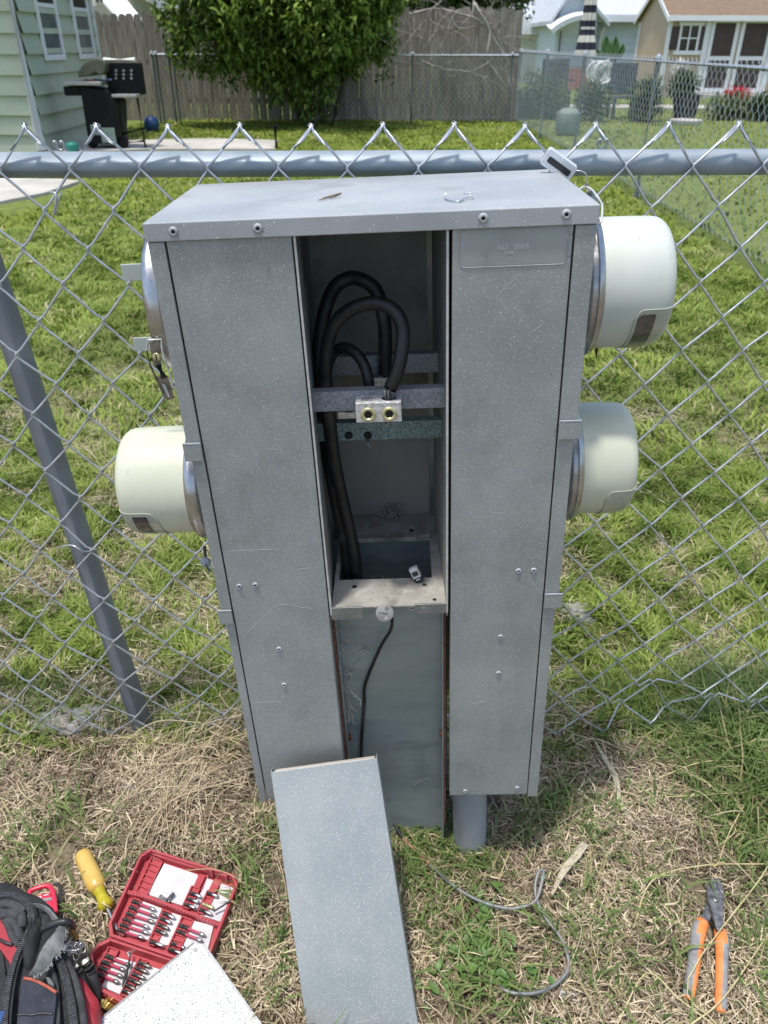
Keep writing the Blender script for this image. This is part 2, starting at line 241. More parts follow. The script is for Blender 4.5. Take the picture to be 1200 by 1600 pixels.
# ------------------------------------------------------------------ mesh builder
def frame_axes(d):
    d = d.normalized(); a = Vector((0, 0, 1)) if abs(d.z) < .9 else Vector((1, 0, 0))
    x = d.cross(a).normalized(); return x, x.cross(d).normalized(), d
class MB:
    def __init__(s): s.v = []; s.f = []; s.m = []; s.s = []; s.mats = []
    def mi(s, m):
        if m not in s.mats: s.mats.append(m)
        return s.mats.index(m)
    def add(s, vs, fs, m='paint', smooth=False, T=None):
        k = len(s.v); s.v += [tuple(T @ Vector(p)) if T is not None else tuple(p) for p in vs]; i = s.mi(m)
        for f in fs: s.f.append([k+q for q in f]); s.m.append(i); s.s.append(smooth)
        return s
    def box(s, x0, x1, y0, y1, z0, z1, m='paint', T=None):
        v = [(x, y, z) for z in (z0, z1) for y in (y0, y1) for x in (x0, x1)]
        return s.add(v, [(0, 2, 3, 1), (4, 5, 7, 6), (0, 1, 5, 4), (2, 6, 7, 3), (0, 4, 6, 2), (1, 3, 7, 5)], m, False, T)
    def hexa(s, b, t, m='paint', T=None):      # 4 bottom + 4 top points, same order
        return s.add(list(b)+list(t), [(3, 2, 1, 0), (4, 5, 6, 7)] + [(i, (i+1) % 4, 4+(i+1) % 4, 4+i) for i in range(4)], m, False, T)
    def prism(s, pts, z0, z1, m='paint', T=None, top=None):
        n = len(pts); a = [(p[0], p[1], z0) for p in pts]; b = [(p[0], p[1], z1) for p in (top or pts)]
        return s.add(a+b, [tuple(range(n-1, -1, -1)), tuple(range(n, 2*n))] + [(i, (i+1) % n, n+(i+1) % n, n+i) for i in range(n)], m, False, T)
    def tube(s, pts, r, n=8, m='wire', T=None, caps=True, flat=1.0):
        pts = [Vector(p) for p in pts]; K = len(pts); rs = r if hasattr(r, '__len__') else [r]*K
        vs = []; d0 = None; ux = None
        for i, p in enumerate(pts):
            d = (pts[min(i+1, K-1)] - pts[max(i-1, 0)])
            if d.length < 1e-9: d = Vector((0, 0, 1))
            d.normalize()
            if ux is None: ux, uy, _ = frame_axes(d)
            else:
                ux = (ux - d*ux.dot(d)); ux = ux.normalized() if ux.length > 1e-6 else frame_axes(d)[0]
                uy = d.cross(ux)
            for k in range(n):
                a = 2*math.pi*k/n; vs.append(p + ux*math.cos(a)*rs[i] + uy*math.sin(a)*rs[i]*flat)
        fs = [(i*n+k, i*n+(k+1) % n, (i+1)*n+(k+1) % n, (i+1)*n+k) for i in range(K-1) for k in range(n)]
        if caps: fs += [tuple(range(n-1, -1, -1)), tuple((K-1)*n+k for k in range(n))]
        return s.add(vs, fs, m, True, T)
    def lathe(s, prof, T=None, n=32, m='paint', caps=True, smooth=True):  # prof (r, z) about local z
        vs = [(r*math.cos(2*math.pi*k/n), r*math.sin(2*math.pi*k/n), z) for r, z in prof for k in range(n)]
        K = len(prof); fs = [(i*n+k, i*n+(k+1) % n, (i+1)*n+(k+1) % n, (i+1)*n+k) for i in range(K-1) for k in range(n)]
        if caps: fs += [tuple(range(n-1, -1, -1)), tuple((K-1)*n+k for k in range(n))]
        return s.add(vs, fs, m, smooth, T)
    def grid(s, P, m='paint', smooth=True, T=None):      # P rows of points
        nr, nc = len(P), len(P[0]); vs = [p for row in P for p in row]
        return s.add(vs, [(i*nc+j, i*nc+j+1, (i+1)*nc+j+1, (i+1)*nc+j) for i in range(nr-1) for j in range(nc-1)], m, smooth, T)
    def build(s, name, parent=None, bevel=0, T=None, solid=0, autosmooth=True):
        me = bpy.data.meshes.new(name); me.from_pydata([tuple(p) for p in s.v], [], s.f)
        for m in s.mats: me.materials.append(M[m])
        me.polygons.foreach_set('material_index', s.m); me.polygons.foreach_set('use_smooth', s.s)
        me.update()
        o = bpy.data.objects.new(name, me); C.objects.link(o)
        if parent: o.parent = parent
        if T is not None: o.matrix_local = T
        if solid: md = o.modifiers.new('solid', 'SOLIDIFY'); md.thickness = solid; md.offset = -1
        if bevel:
            md = o.modifiers.new('bevel', 'BEVEL'); md.width = bevel; md.segments = 2; md.limit_method = 'ANGLE'; md.angle_limit = R(40)
        if any(s.s) and autosmooth:
            es = o.modifiers.new('es', 'EDGE_SPLIT'); es.split_angle = R(64)
        return o
def tag(o, label=None, cat=None, group=None, kind=None):
    if label: o['label'] = label
    if cat: o['category'] = cat
    if group: o['group'] = group
    if kind: o['kind'] = kind
    return o
def thing(name, label, cat, T=None, group=None):
    o = bpy.data.objects.new(name, None); C.objects.link(o); o.empty_display_size = .05
    if T is not None: o.matrix_world = T if isinstance(T, Matrix) else Matrix.Translation(T)
    return tag(o, label, cat, group)
def TR(x, y, z): return Matrix.Translation((x, y, z))
def RX(a): return Matrix.Rotation(R(a), 4, 'X')
def RY(a): return Matrix.Rotation(R(a), 4, 'Y')
def RZ(a): return Matrix.Rotation(R(a), 4, 'Z')
def smooth(pts, k=6):      # Catmull-Rom
    P = [Vector(p) for p in pts]; P = [2*P[0]-P[1]] + P + [2*P[-1]-P[-2]]; out = []
    for i in range(1, len(P)-2):
        for j in range(k):
            t = j/k; a, b, c, d = P[i-1], P[i], P[i+1], P[i+2]
            out.append(.5*((2*b)+(c-a)*t+(2*a-5*b+4*c-d)*t*t+(3*b-a-3*c+d)*t**3))
    return out + [P[-2]]
# strips: many thin bent blades as one mesh with a colour per blade
def strips(name, P0, P1, P2, W, COL, matname, tipw=0.0):
    n = len(P0); d = P2-P0; up = np.array([0, 0, 1.0])
    side = np.cross(d, up) + rng.normal(0, .25, (n, 3))*np.linalg.norm(d, axis=1)[:, None]
    side /= np.maximum(np.linalg.norm(side, axis=1), 1e-9)[:, None]; side *= (W/2)[:, None]
    V = np.stack([P0-side*.8, P0+side*.8, P1-side, P1+side, P2], 1).reshape(-1, 3)
    base = (np.arange(n)*5)[:, None]
    F = (base + np.array([0, 1, 3, 0, 3, 2, 2, 3, 4])[None]).reshape(-1)
    me = bpy.data.meshes.new(name)
    me.vertices.add(len(V)); me.vertices.foreach_set('co', V.astype(np.float32).ravel())
    me.loops.add(len(F)); me.loops.foreach_set('vertex_index', F.astype(np.int32))
    np_ = len(F)//3; me.polygons.add(np_); me.polygons.foreach_set('loop_start', np.arange(np_, dtype=np.int32)*3)
    me.materials.append(M[matname]); me.update(); me.validate()
    ca = me.color_attributes.new('Col', 'FLOAT_COLOR', 'POINT')
    cc = np.ones((n, 5, 4), np.float32); cc[:, :, :3] = COL[:, None, :]
    ca.data.foreach_set('color', cc.ravel())
    o = bpy.data.objects.new(name, me); C.objects.link(o); return o
def cmix(a, b, t): a = np.array(a); b = np.array(b); return a[None]*(1-t[:, None]) + b[None]*t[:, None]
_ph = rng.uniform(0, 6.28, (6, 2)); _fr = rng.uniform(.6, 2.6, (6, 2))
def nz(x, y, s=1.0):      # cheap smooth noise 0..1
    v = 0
    for k in range(6): v = v + np.sin(x*_fr[k, 0]*s + _ph[k, 0] + 1.7*np.sin(y*_fr[k, 1]*s*.7+k))*np.sin(y*_fr[k, 1]*s + _ph[k, 1] + 1.3*np.sin(x*_fr[k, 0]*s*.6))
    return 1/(1+np.exp(-v*1.1))
# ================================================================== SETTING: ground
gm = bpy.data.materials.new('ground_soil'); gm.use_nodes = True; M['soil'] = gm
n_ = gm.node_tree.nodes; l_ = gm.node_tree.links; b_ = n_['Principled BSDF']; b_.inputs['Roughness'].default_value = .95
tc_ = n_.new('ShaderNodeTexCoord'); sp_ = n_.new('ShaderNodeSeparateXYZ'); l_.new(tc_.outputs['Object'], sp_.inputs[0])
def ramp_(scale, c1, c2, lo=.38, hi=.62, det=8):
    a = n_.new('ShaderNodeTexNoise'); a.inputs['Scale'].default_value = scale; a.inputs['Detail'].default_value = det; a.inputs['Roughness'].default_value = .7
    l_.new(tc_.outputs['Object'], a.inputs['Vector']); c = n_.new('ShaderNodeValToRGB')
    c.color_ramp.elements[0].position = lo; c.color_ramp.elements[1].position = hi; c.color_ramp.elements[0].color = tuple(c1)+(1,); c.color_ramp.elements[1].color = tuple(c2)+(1,)
    l_.new(a.outputs['Fac'], c.inputs[0]); return c.outputs[0], a.outputs['Fac']
dirt, df = ramp_(38, (.085, .068, .042), (.25, .21, .135)); lawn, lf = ramp_(9, (.09, .13, .02), (.17, .21, .035))
mr_ = n_.new('ShaderNodeMapRange'); mr_.inputs['From Min'].default_value = 1.9; mr_.inputs['From Max'].default_value = 4.6
l_.new(sp_.outputs[1], mr_.inputs[0]); mx_ = n_.new('ShaderNodeMix'); mx_.data_type = 'RGBA'
l_.new(mr_.outputs[0], mx_.inputs[0]); l_.new(dirt, mx_.inputs[6]); l_.new(lawn, mx_.inputs[7]); l_.new(mx_.outputs[2], b_.inputs['Base Color'])
bn_ = n_.new('ShaderNodeBump'); bn_.inputs['Strength'].default_value = .8; bn_.inputs['Distance'].default_value = .01; l_.new(df, bn_.inputs['Height']); l_.new(bn_.outputs[0], b_.inputs['Normal'])
def gh(x, y): return 0.006*(nz(x*6, y*6, 1.3)-.5)*np.clip((y-.0)/.5, 0, 1)
xs = np.concatenate([[-80, -30, -12, -6, -3], np.linspace(-1.6, 1.6, 65), [3, 6, 12, 30, 80]]); ys = np.concatenate([[-30, -4, -1], np.linspace(0, 2.4, 50), [4, 8, 14, 20, 40, 160]])
g = MB(); g.grid([[(x, y, float(gh(x, y)) if abs(x) < 1.7 and 0 <= y < 2.5 else 0) for x in xs] for y in ys], 'soil'); tag(g.build('ground', autosmooth=False), kind='structure')
def sheet(name, pts, z, m, thick=.02, bevel=0):
    a = MB(); a.prism([(p[0], p[1]) for p in pts][::-1], z-thick, z, m); return tag(a.build(name, bevel=bevel), kind='structure')
sheet('patio_slab', [(-9, 7.3), G(0, 320), G(70, 306), G(125, 287), G(100, 284), G(0, 282), (-9, 9.2)][::-1], .03, 'concrete', .1)
sheet('patio', [(-4.66, 11.3), G(232, 236), G(430, 236), G(434, 222), G(330, 219), G(200, 222), (-4.66, 13.3)], .03, 'concrete', .1)
sheet('path', [(2.9, 20.5), (2.9, 21.6), (9, 21.3), (14, 22), (14, 20.6), (9, 20.2)], .03, 'concrete', .1)
# lumpy concrete footings round the fence posts
def lump(cx, cy, rx, ry, h, seed):
    r2 = random.Random(seed); a = MB(); n = 22; rings = [(1.0, -.01), (.92, .5), (.7, .85), (.4, 1.0), (.05, .95)]
    wob = [1+r2.uniform(-.22, .22) for _ in range(n)]; P = []
    for f, z in rings: P.append([(cx+rx*f*wob[k % n]*math.cos(6.2832*k/n), cy+ry*f*wob[k % n]*math.sin(6.2832*k/n), h*z+r2.uniform(-.003, .003)) for k in range(n)]+[None])
    for row in P: row[-1] = row[0]
    a.grid(P[::-1], 'ash'); return a.build('concrete_footing')
pf = G(115, 1130); tag(lump(pf.x, pf.y, .10, .055, .022, 3), 'rough pale concrete footing left of the leaning fence post', 'footing')
pf = G(905, 968); tag(lump(pf.x, pf.y+.02, .05, .05, .014, 5), 'small pale stone patch in the lawn right of the meter pedestal', 'stone')
# ------------------------------------------------------------------ the near chain-link fence
fence = thing('chain_link_fence', 'near galvanised chain link fence with thick top rail right behind the meter pedestal', 'fence', Vector((0, 1.2, 0)))
def fl(p): return Vector(p) - Vector((0, 1.2, 0))
a = MB(); r0 = Yp(0, 258, 1.2); r1 = Yp(1200, 253, 1.2); dr = (r1-r0); a.tube([fl(r0-dr*1.3), fl(r0), fl(r1), fl(r1+dr*1.3)], .0172, 28, 'rail'); a.build('top_rail', fence)
def railz(x): return r0.z + (x-r0.x)*dr.z/dr.x
p0 = G(225, 1142); p1 = Yp(-2, 462, 1.236); dp = p1-p0
a = MB(); a.tube([fl(p0-dp*.06), fl(p0), fl(p0+dp*1.55)], .0225, 28, 'post'); a.build('post', fence)
p0b = Vector((1.15, 1.22, 0)); a = MB(); a.tube([fl(p0b), fl(p0b+Vector((0, 0, 1.16)))], .024, 20, 'post'); a.build('post', fence)
knx = Yp(373, 190, 1.18).x; SP = .0975; NROW = 22; mesh_y = 1.2-.0172-.0035
def zig(mb, xl, ztop, r, nsub=3):
    # one picket wire: zigzag between xl and xl+SP/2
    pass
mbw = MB(); HS = .0548
def node(i, j):     # i half-column index, j row -> world point (shared by the two wires hooking there)
    rr = random.Random(i*977+j*31)
    x = knx + i*SP/2; z = railz(x)+.052 - j*HS
    k = j/NROW
    x += rr.uniform(-.0016, .0016)*(1+2*k) + .004*math.sin(j*.5+i*.13); z += rr.uniform(-.0016, .0016)*(1+2.5*k)
    y = mesh_y + (0 if j < 4 else .01*math.sin(i*.31+j*.4)*min(1, (j-3)/8)) + (.012*k)
    if j >= NROW-2 and 14 < i < 34: z += .012*math.sin(i*2.1)+.01; y += rr.uniform(-.015, .03)
    return Vector((x, y, z))
for i in range(-30, 31):
    # wire i spans half-columns i and i+1; node parity
    pts = []
    for j in range(NROW+1):
        side = (i+j) % 2          # nodes sit where (col + row) is even
        col = i if side == 0 else i+1
        nd = node(col, j); hook = .0022
        s = -1 if col == i else 1      # this wire reaches the node from the right (s=-1) or left (s=1)
        dy = .0024*(1 if s > 0 else -1)
        if j == 0: pts.append(fl(nd+Vector((s*.003, dy, .001)))); continue
        pts += [fl(nd+Vector((-s*.009, -dy*.3, .0095))), fl(nd+Vector((s*.0005, dy, .0025))), fl(nd+Vector((s*.0012, dy*1.1, -.0008))), fl(nd+Vector((-s*.008, dy*.6, -.0105)))]
    # twisted knuckle at the top: the wire end folds back down along its neighbour
    if (i % 2) == 0:   # node at col i, row 0: wire comes from the right; fold down on the left
        nd = node(i, 0); q = node(i-1, 1); q2 = nd.lerp(q, .52)
    else:
        nd = node(i+1, 0); q = node(i+2, 1); q2 = nd.lerp(q, .42)
    s = -1 if (i % 2) == 0 else 1
    fold = [fl(q2+Vector((0, -.0035, -.0016))), fl(nd.lerp(q, .25)+Vector((0, -.004, -.0052))), fl(nd.lerp(q, .07)+Vector((0, -.004, -.0045))), fl(nd+Vector((-s*.001, -.002, .0022)))]
    mbw.tube(fold + pts, .00190, 7, 'wire')
mbw.build('wire_mesh', fence, autosmooth=False)
# ties and loose wire ends on the fence
def tie(pts, r=.0016): a = MB(); a.tube(smooth([fl(p) for p in pts], 5), r, 7, 'wire'); return a.build('wire_tie', fence)
for (cx, cy) in ((85, 228), (933, 225)):
    c = Yp(cx, cy, mesh_y-.004); tie([c+Vector((.004*math.cos(t)+.0015*t, -.004*math.sin(t*1.0), .006*math.sin(t))) for t in np.linspace(0, 9, 14)])
tie([Yp(90, 318, 1.175), Yp(84, 336, 1.172), Yp(88, 305, 1.17), Yp(78, 300, 1.175)]); tie([Yp(96, 300, 1.175), Yp(90, 318, 1.172), Yp(86, 335, 1.175)])
tie([Yp(90, 856, 1.19), Yp(112, 852, 1.17), Yp(132, 862, 1.17), Yp(150, 858, 1.2)])
# ------------------------------------------------------------------ simple chain link for the far fences
def link_fence(label, A, B, h, posts, x_step=.05, rr=.0023, postr=.026, railr=.026, end=None):
    A = Vector(A); B = Vector(B); d = B-A; L = d.length; u = d.normalized()
    t = thing('chain_link_fence', label, 'fence', A)
    a = MB(); a.tube([Vector((0, 0, h)), d+Vector((0, 0, h))], railr, 12, 'rail'); a.build('top_rail', t)
    a = MB(); hs = .054; nr = int(h/hs)+1; nrm = Vector((-u.y, u.x, 0))
    n = int(L/x_step)
    for i in range(n):
        pts = []
        for j in range(nr):
            s = (i+j) % 2; pts.append(u*((i+s)*x_step) + nrm*(railr+.004+(.003 if s else -.003)) + Vector((0, 0, h+.045-j*hs)))
        a.tube(pts, rr, 4, 'far_wire', caps=False)
    a.build('wire_mesh', t, autosmooth=False)
    for q in posts:
        a = MB(); p = u*q; a.tube([p-Vector((0, 0, .05)), p+Vector((0, 0, h+.02))], postr, 14, 'post'); a.lathe([(postr*1.25, 0), (postr*1.25, .03), (.004, .05)], T=TR(p.x, p.y, h+.01), n=14, m='rail'); a.build('post', t)
    return t
link_fence('chain link fence running away along the right side of the lawn', (2.5, 3.2, 0), (2.5, 16.6, 0), 1.18, [4.98, 8.0, 10.6, 13.3])
link_fence('low chain link fence across the back in front of the wooden fence', (-4.25, 16.15, 0), (2.45, 16.5, 0), 1.12, [.03, .1, .32, .4, 2.95, 4.75, 6.6])
# ------------------------------------------------------------------ weathered wooden privacy fence
wf = thing('wooden_fence', 'tall weathered grey wooden picket fence across the back of the lawn', 'fence', Vector((-5.4, 16.9, 0)))
rw = random.Random(5)
def pickets(x0, x1, y, h, gap):
    x = x0; a = MB()
    while x < x1:
        wd = rw.uniform(.128, .142); hh = h+rw.uniform(-.025, .025); t = rw.uniform(-.006, .006); dy = rw.uniform(-.006, .006)
        a.prism([(0, 0), (wd, 0), (wd, hh-.04), (wd-.03, hh), (.03, hh), (0, hh-.04)], 0, .018, 'wood', T=TR(x+5.4, y-16.9+dy, 0) @ RX(90) @ RZ(t*30))
        x += wd + (gap if rw.random() < .75 else gap*.3)
    return a
for (x0, x1, y, h, gp) in ((-5.4, -3.99, 16.9, 1.78, .012), (-3.93, -.8, 16.9, 1.80, .016), (-.78, 2.52, 16.92, 1.86, .004)):
    pickets(x0, x1, y, h, gp).build('picket_panel', wf)
    a = MB()
    for z in (.3, .95, 1.55): a.box(x0+5.4, x1+5.4, y-16.9+.021, y-16.9+.06, z, z+.09, 'wood')
    a.build('fence_rail', wf)
for x in (-4.0, -2.2, -.79, 1.2, 2.5):
    a = MB(); a.box(x+5.4-.045, x+5.4+.045, .065, .155, 0, 1.84, 'wood'); a.build('fence_post', wf)
# ------------------------------------------------------------------ green house (left)
hx, hy = -4.69, 11.6
house = thing('green_house', 'sage green house with lap siding and two white framed windows, standing to the left', 'house', Vector((hx, hy, 0)))
far = 14.55-hy; HH = 3.0
def siding(a, A, B, h, ex, m, out):      # lap boards from A to B, outward normal out
    A = Vector(A); B = Vector(B); z = 0
    while z < h:
        z1 = min(z+ex, h); o0 = out*.05; o1 = out*.006
        a.add([A+o0+Vector((0, 0, z)), B+o0+Vector((0, 0, z)), B+o1+Vector((0, 0, z1)), A+o1+Vector((0, 0, z1)), A+Vector((0, 0, z)), B+Vector((0, 0, z))],
              [(0, 1, 2, 3), (4, 5, 1, 0)], m)
        z += ex
a = MB(); siding(a, (0, 0, 0), (0, far, 0), HH, .235, 'siding', Vector((1, 0, 0))); a.box(-4.2, -.002, .05, far, 0, HH, 'siding'); a.build('side_wall', house)
a = MB(); siding(a, (-5, .25, 0), (0, 0, 0), HH, .235, 'siding', Vector((-.05, -1, 0)).normalized()); a.build('front_wall', house)
a = MB(); a.tube([Vector((-.01, -.05, .05)), Vector((-.01, -.05, HH))], .07, 4, 'white'); a.build('downpipe', house)
a = MB(); a.box(-.02, .045, far-.03, far+.06, 0, HH, 'white'); a.build('corner_trim', house)
a = MB(); a.prism([(-5.4, 2.9), (.35, 2.9), (.35, 3.0), (-2.4, 4.4), (-5.4, 3.2)], -.4, far+.3, 'roof_brown', T=Matrix(((1, 0, 0, 0), (0, 0, 1, 0), (0, 1, 0, 0), (0, 0, 0, 1)))); a.build('roof', house)
def side_window(pxa, pxb, pyb):
    A = Xp(pxa, pyb, hx+.03); B = Xp(pxb, pyb-2, hx+.03); y0 = A.y-hy; y1 = B.y-hy; z0 = (A.z+B.z)/2; z1 = z0+1.15
    f = MB(); t = .07; X0, X1 = .028, .06
    f.box(X0, X1, y0, y0+t, z0, z1, 'white'); f.box(X0, X1, y1-t, y1, z0, z1, 'white'); f.box(X0, X1, y0+t, y1-t, z0, z0+t, 'white'); f.box(X0, X1, y0+t, y1-t, z1-t, z1, 'white'); f.box(X0, X1-.01, y0+t, y1-t, z0+.62, z0+.67, 'white')
    fo = f.build('window', house, bevel=.004); p = MB(); p.box(.030, .038, y0+t, y1-t, z0+t, z0+.62, 'glass'); p.box(.030, .044, y0+t, y1-t, z0+.67, z1-t, 'dglass'); p.build('pane', fo)
side_window(70, 101, 95); side_window(124, 149, 93)
# second roof and awning beyond it
nb = thing('beige_house', 'beige gabled house with a white awning showing above the wooden fence at upper left', 'house', Vector((-6, 24, 0)))
P = lambda px, py, y=24: Yp(px, py, y) - Vector((-6, 24, 0))
a = MB(); q = P(262, 20); pk = P(205, -14); lf0 = P(120, 20)
a.prism([(lf0.x, 0), (q.x+4.4, 0), (q.x+4.4, q.z), (q.x, q.z), (pk.x, pk.z), (lf0.x, lf0.z)], -6, 0, 'beige', T=RX(90)); a.build('wall', nb)  # right-hand stretch of wall is added, so the picket gaps show bright
a = MB(); e0 = P(262, 24); e1 = P(200, -20); a.hexa([e0+Vector((.3, -.4, -.1)), e1+Vector((0, -.4, 0)), e1+Vector((0, 6, 0)), e0+Vector((.3, 6, -.1))], [e0+Vector((.3, -.4, .1)), e1+Vector((0, -.4, .2)), e1+Vector((0, 6, .2)), e0+Vector((.3, 6, .1))], 'roof_blue'); a.build('roof', nb)
a = MB(); s0, s1, s2, s3 = P(160, 0, 20), P(195, -4, 20), P(233, 30, 20), P(200, 32, 20)
a.hexa([s0+Vector((0, 0, -.06)), s3+Vector((0, -.6, -.06)), s2+Vector((0, -.6, -.06)), s1+Vector((0, 0, -.06))], [s0, s3+Vector((0, -.6, 0)), s2+Vector((0, -.6, 0)), s1], 'white'); a.build('awning', nb)
# ------------------------------------------------------------------ grill beside the house
gb = G(190, 233); gr = thing('gas_grill', 'black gas grill with raised lid on the patio beside the green house', 'grill', Vector((gb.x, gb.y, .03)))
gy = gb.y
def gp(px, py, dy=0): v = Yp(px, py, gy+dy) - Vector((gb.x, gy, .03)); return v
def gbox(name, x0, x1, yt, yb, y0, y1, m, bev=.01, parent=None):
    A = gp((x0), yb, 0); B = gp((x1), yt, 0); a = MB(); a.box(A.x, B.x, y0, y1, max(A.z, 0), B.z, m); return a.build(name, parent or gr, bevel=bev)
a = MB(); pts = [gp(134, 134), gp(178, 140), gp(190, 160), gp(192, 222), gp(149, 222), gp(145, 205)]; a.prism([(p.x, p.z) for p in pts][::-1], -.25, .25, 'gblack', T=RX(90)); a.build('cabinet', gr, bevel=.01)
gbox('sticker', 153, 166, 192, 208, -.262, -.252, 'hgreen', .002); gbox('sticker', 169, 187, 197, 220, -.262, -.252, 'hgreen', .002)
gbox('side_shelf', 111, 168, 126, 132, -.3, .2, 'stainless'); gbox('side_burner', 111, 133, 134, 148, -.25, .1, 'gblack'); gbox('drip_tray', 134, 147, 136, 146, -.2, .1, 'stainless')
gbox('back_panel', 172, 221, 98, 147, -.05, .05, 'gblack'); 
a = MB()
for ix in range(3):
    for iy in range(3): c = gp(183+ix*12, 110+iy*6); a.lathe([(.016, 0), (.016, .006)], T=TR(c.x, -.051, c.z) @ RX(90), n=12, m='stainless')
a.build('vent', gr)
a = MB(); c0 = gp(166, 93); c1 = gp(214, 93); a.tube([c0+Vector((0, -.1, 0)), c1+Vector((0, -.1, 0))], .028, 12, 'white'); a.build('lid_handle', gr)
a = MB(); L0 = [gp(x, y) for x, y in ((131, 120), (131, 111), (137, 101), (146, 94), (158, 90), (168, 93), (173, 101), (172, 112), (166, 117), (156, 112), (148, 118))]
a.prism([(p.x, p.z) for p in L0][::-1], .0, .46, 'olive', T=RX(90) @ TR(0, 0, -.23)); a.build('lid', gr, bevel=.015)
gbox('side_shelf', 183, 221, 146, 151, -.25, .25, 'stainless')
for x0, y0, x1, y1 in ((217, 150, 231, 233), (188, 152, 196, 215), (196, 222, 229, 219), (196, 208, 229, 199)):
    a = MB(); A = gp(x0, y0); B = gp(x1, y1); A.y = B.y = -.1; a.tube([A, B], .017, 8, 'gblack'); a.build('leg' if y1 > 210 and abs(x0-x1) < 20 else 'crossbar', gr)
for x in (152, 199):
    c = gp(x, 226); a = MB(); a.lathe([(.03, 0), (.07, 0), (.075, .01), (.075, .04), (.07, .05), (.03, .05)], T=TR(c.x, -.15, .075) @ RX(90), n=20, m='gblack'); a.build('wheel', gr)
a = MB(); A = gp(140, 124); B = gp(182, 124); A.y = B.y = -.2; a.tube([A, A.lerp(B, .35)], .013, 8, 'red_pl'); a.tube([A.lerp(B, .35), B], .016, 8, 'blue'); o = a.build('grill_brush'); o.location = (gb.x, gy, .03); tag(o, 'blue handled brush lying on the side shelf of the black grill', 'brush')
bp = G(236, 208); a = MB(); a.lathe([(.13*math.sin(t), -.13*math.cos(t)) for t in np.linspace(.05, 3.1, 14)], n=20, m='blue'); o = a.build('ball'); o.location = (bp.x, bp.y+.1, .13); tag(o, 'small dark blue ball on the grass right of the grill', 'ball')
bp = G(115, 240); a = MB(); a.lathe([(.06, 0), (.09, .1), (.085, .13), (.02, .15)], n=16, m='teal'); o = a.build('bucket'); o.location = (bp.x, bp.y, 0); tag(o, 'small teal tub on the ground by the green house wall', 'tub')
bp = G(432, 234); a = MB(); a.tube([(0, 0, 0), (0, 0, .29)], .032, 10, 'gblack'); a.lathe([(.036, 0), (.036, .03)], T=TR(0, 0, .29), n=12, m='gblack'); o = a.build('yard_stake'); o.location = (bp.x, bp.y, 0); tag(o, 'short black pipe standing upright in the lawn', 'pipe')
# ------------------------------------------------------------------ foliage
def foliage(name, blobs, count, lsize, cols, parent, ls=2.3, hollow=.55, drop=0, shell=True):
    blobs = [(Vector(c), r) for c, r in blobs]; wts = np.array([r**2.2 for _, r in blobs]); wts /= wts.sum()
    idx = rng.choice(len(blobs), count//5, p=wts); cen = np.array([tuple(b[0]) for b in blobs])[idx]; rad = np.array([b[1] for b in blobs])[idx]
    d = rng.normal(0, 1, (len(idx), 3)); d /= np.linalg.norm(d, axis=1)[:, None]
    rr = rad*(rng.uniform(hollow**3, 1.12, len(idx))**(1/3)) * (.82+.36*nz(d[:, 0]*4+cen[:, 0], d[:, 2]*4+cen[:, 2], 1.5))
    tw = cen + d*rr[:, None]
    tw = np.repeat(tw, 5, 0); dd = np.repeat(d, 5, 0); n = len(tw)
    P0 = tw + rng.normal(0, lsize*.5, (n, 3)); dirv = dd*.7 + rng.normal(0, .8, (n, 3)) + np.array([0, 0, -.15-drop]); dirv /= np.linalg.norm(dirv, axis=1)[:, None]
    ln = lsize*rng.uniform(.6, 1.3, n); P2 = P0 + dirv*ln[:, None]; P1 = P0 + dirv*(ln*.45)[:, None] + np.array([0, 0, .12])*ln[:, None]
    t = np.clip(rng.normal(.5, .28, n) + .35*(np.repeat(nz(tw[::5, 0]*3, tw[::5, 2]*3, 1.6), 5)-.5), 0, 1)
    o = strips(name, P0, P1, P2, ln/ls, cmix(cols[0], cols[1], t), 'leafcol'); o.parent = parent; return o
def branchy(a, p, d, L, r, depth, m, rnd, droop=0):
    pts = [p]; cur = p.copy(); dd = d.normalized(); n = 5
    for k in range(n):
        dd = (dd + Vector((rnd.uniform(-.25, .25), rnd.uniform(-.12, .12), rnd.uniform(-.2, .2)-droop))).normalized(); cur = cur+dd*L/n; pts.append(cur.copy())
    a.tube(pts, [r*(1-.6*k/n) for k in range(n+1)], 6, m)
    if depth:
        for k in range(rnd.choice((2, 3))):
            i = rnd.randint(2, n); nd = (dd + Vector((rnd.uniform(-.9, .9), rnd.uniform(-.4, .4), rnd.uniform(-.6, .7)))).normalized(); branchy(a, pts[i], nd, L*rnd.uniform(.45, .75), r*.5, depth-1, m, rnd, droop)
def blobs_px(lst, y, sp=.35):
    out = []; k = y*math.cos(0)/1202*1.0
    for px, py, pr in lst: c = Yp(px, py, y+random.uniform(-sp, sp)); out.append((c, pr*y/1202*1.12))
    return out
bush = thing('leafy_tree', 'dense bright green leafy tree hanging over the wooden fence', 'tree', Vector((-1.2, 15.6, 0)))
bo = Vector((-1.2, 15.6, 0))
a = MB(); rt = random.Random(11)
for px, bx in ((505, 490), (490, 440), (520, 560), (480, 360)):
    b0 = G(px, 196); b0.y = 15.8; b0.z = 0; tp = Yp(bx, 40, 15.6); mid = b0.lerp(tp, .5)+Vector((.05, 0, .1)); a.tube([v-bo for v in smooth([b0, mid, tp], 4)], [.05]*3+[.04]*3+[.03]*3, 8, 'dbark'); branchy(a, tp-bo, Vector((bx-505, 0, 60)), .9, .025, 2, 'dbark', rt)
a.build('trunk', bush)
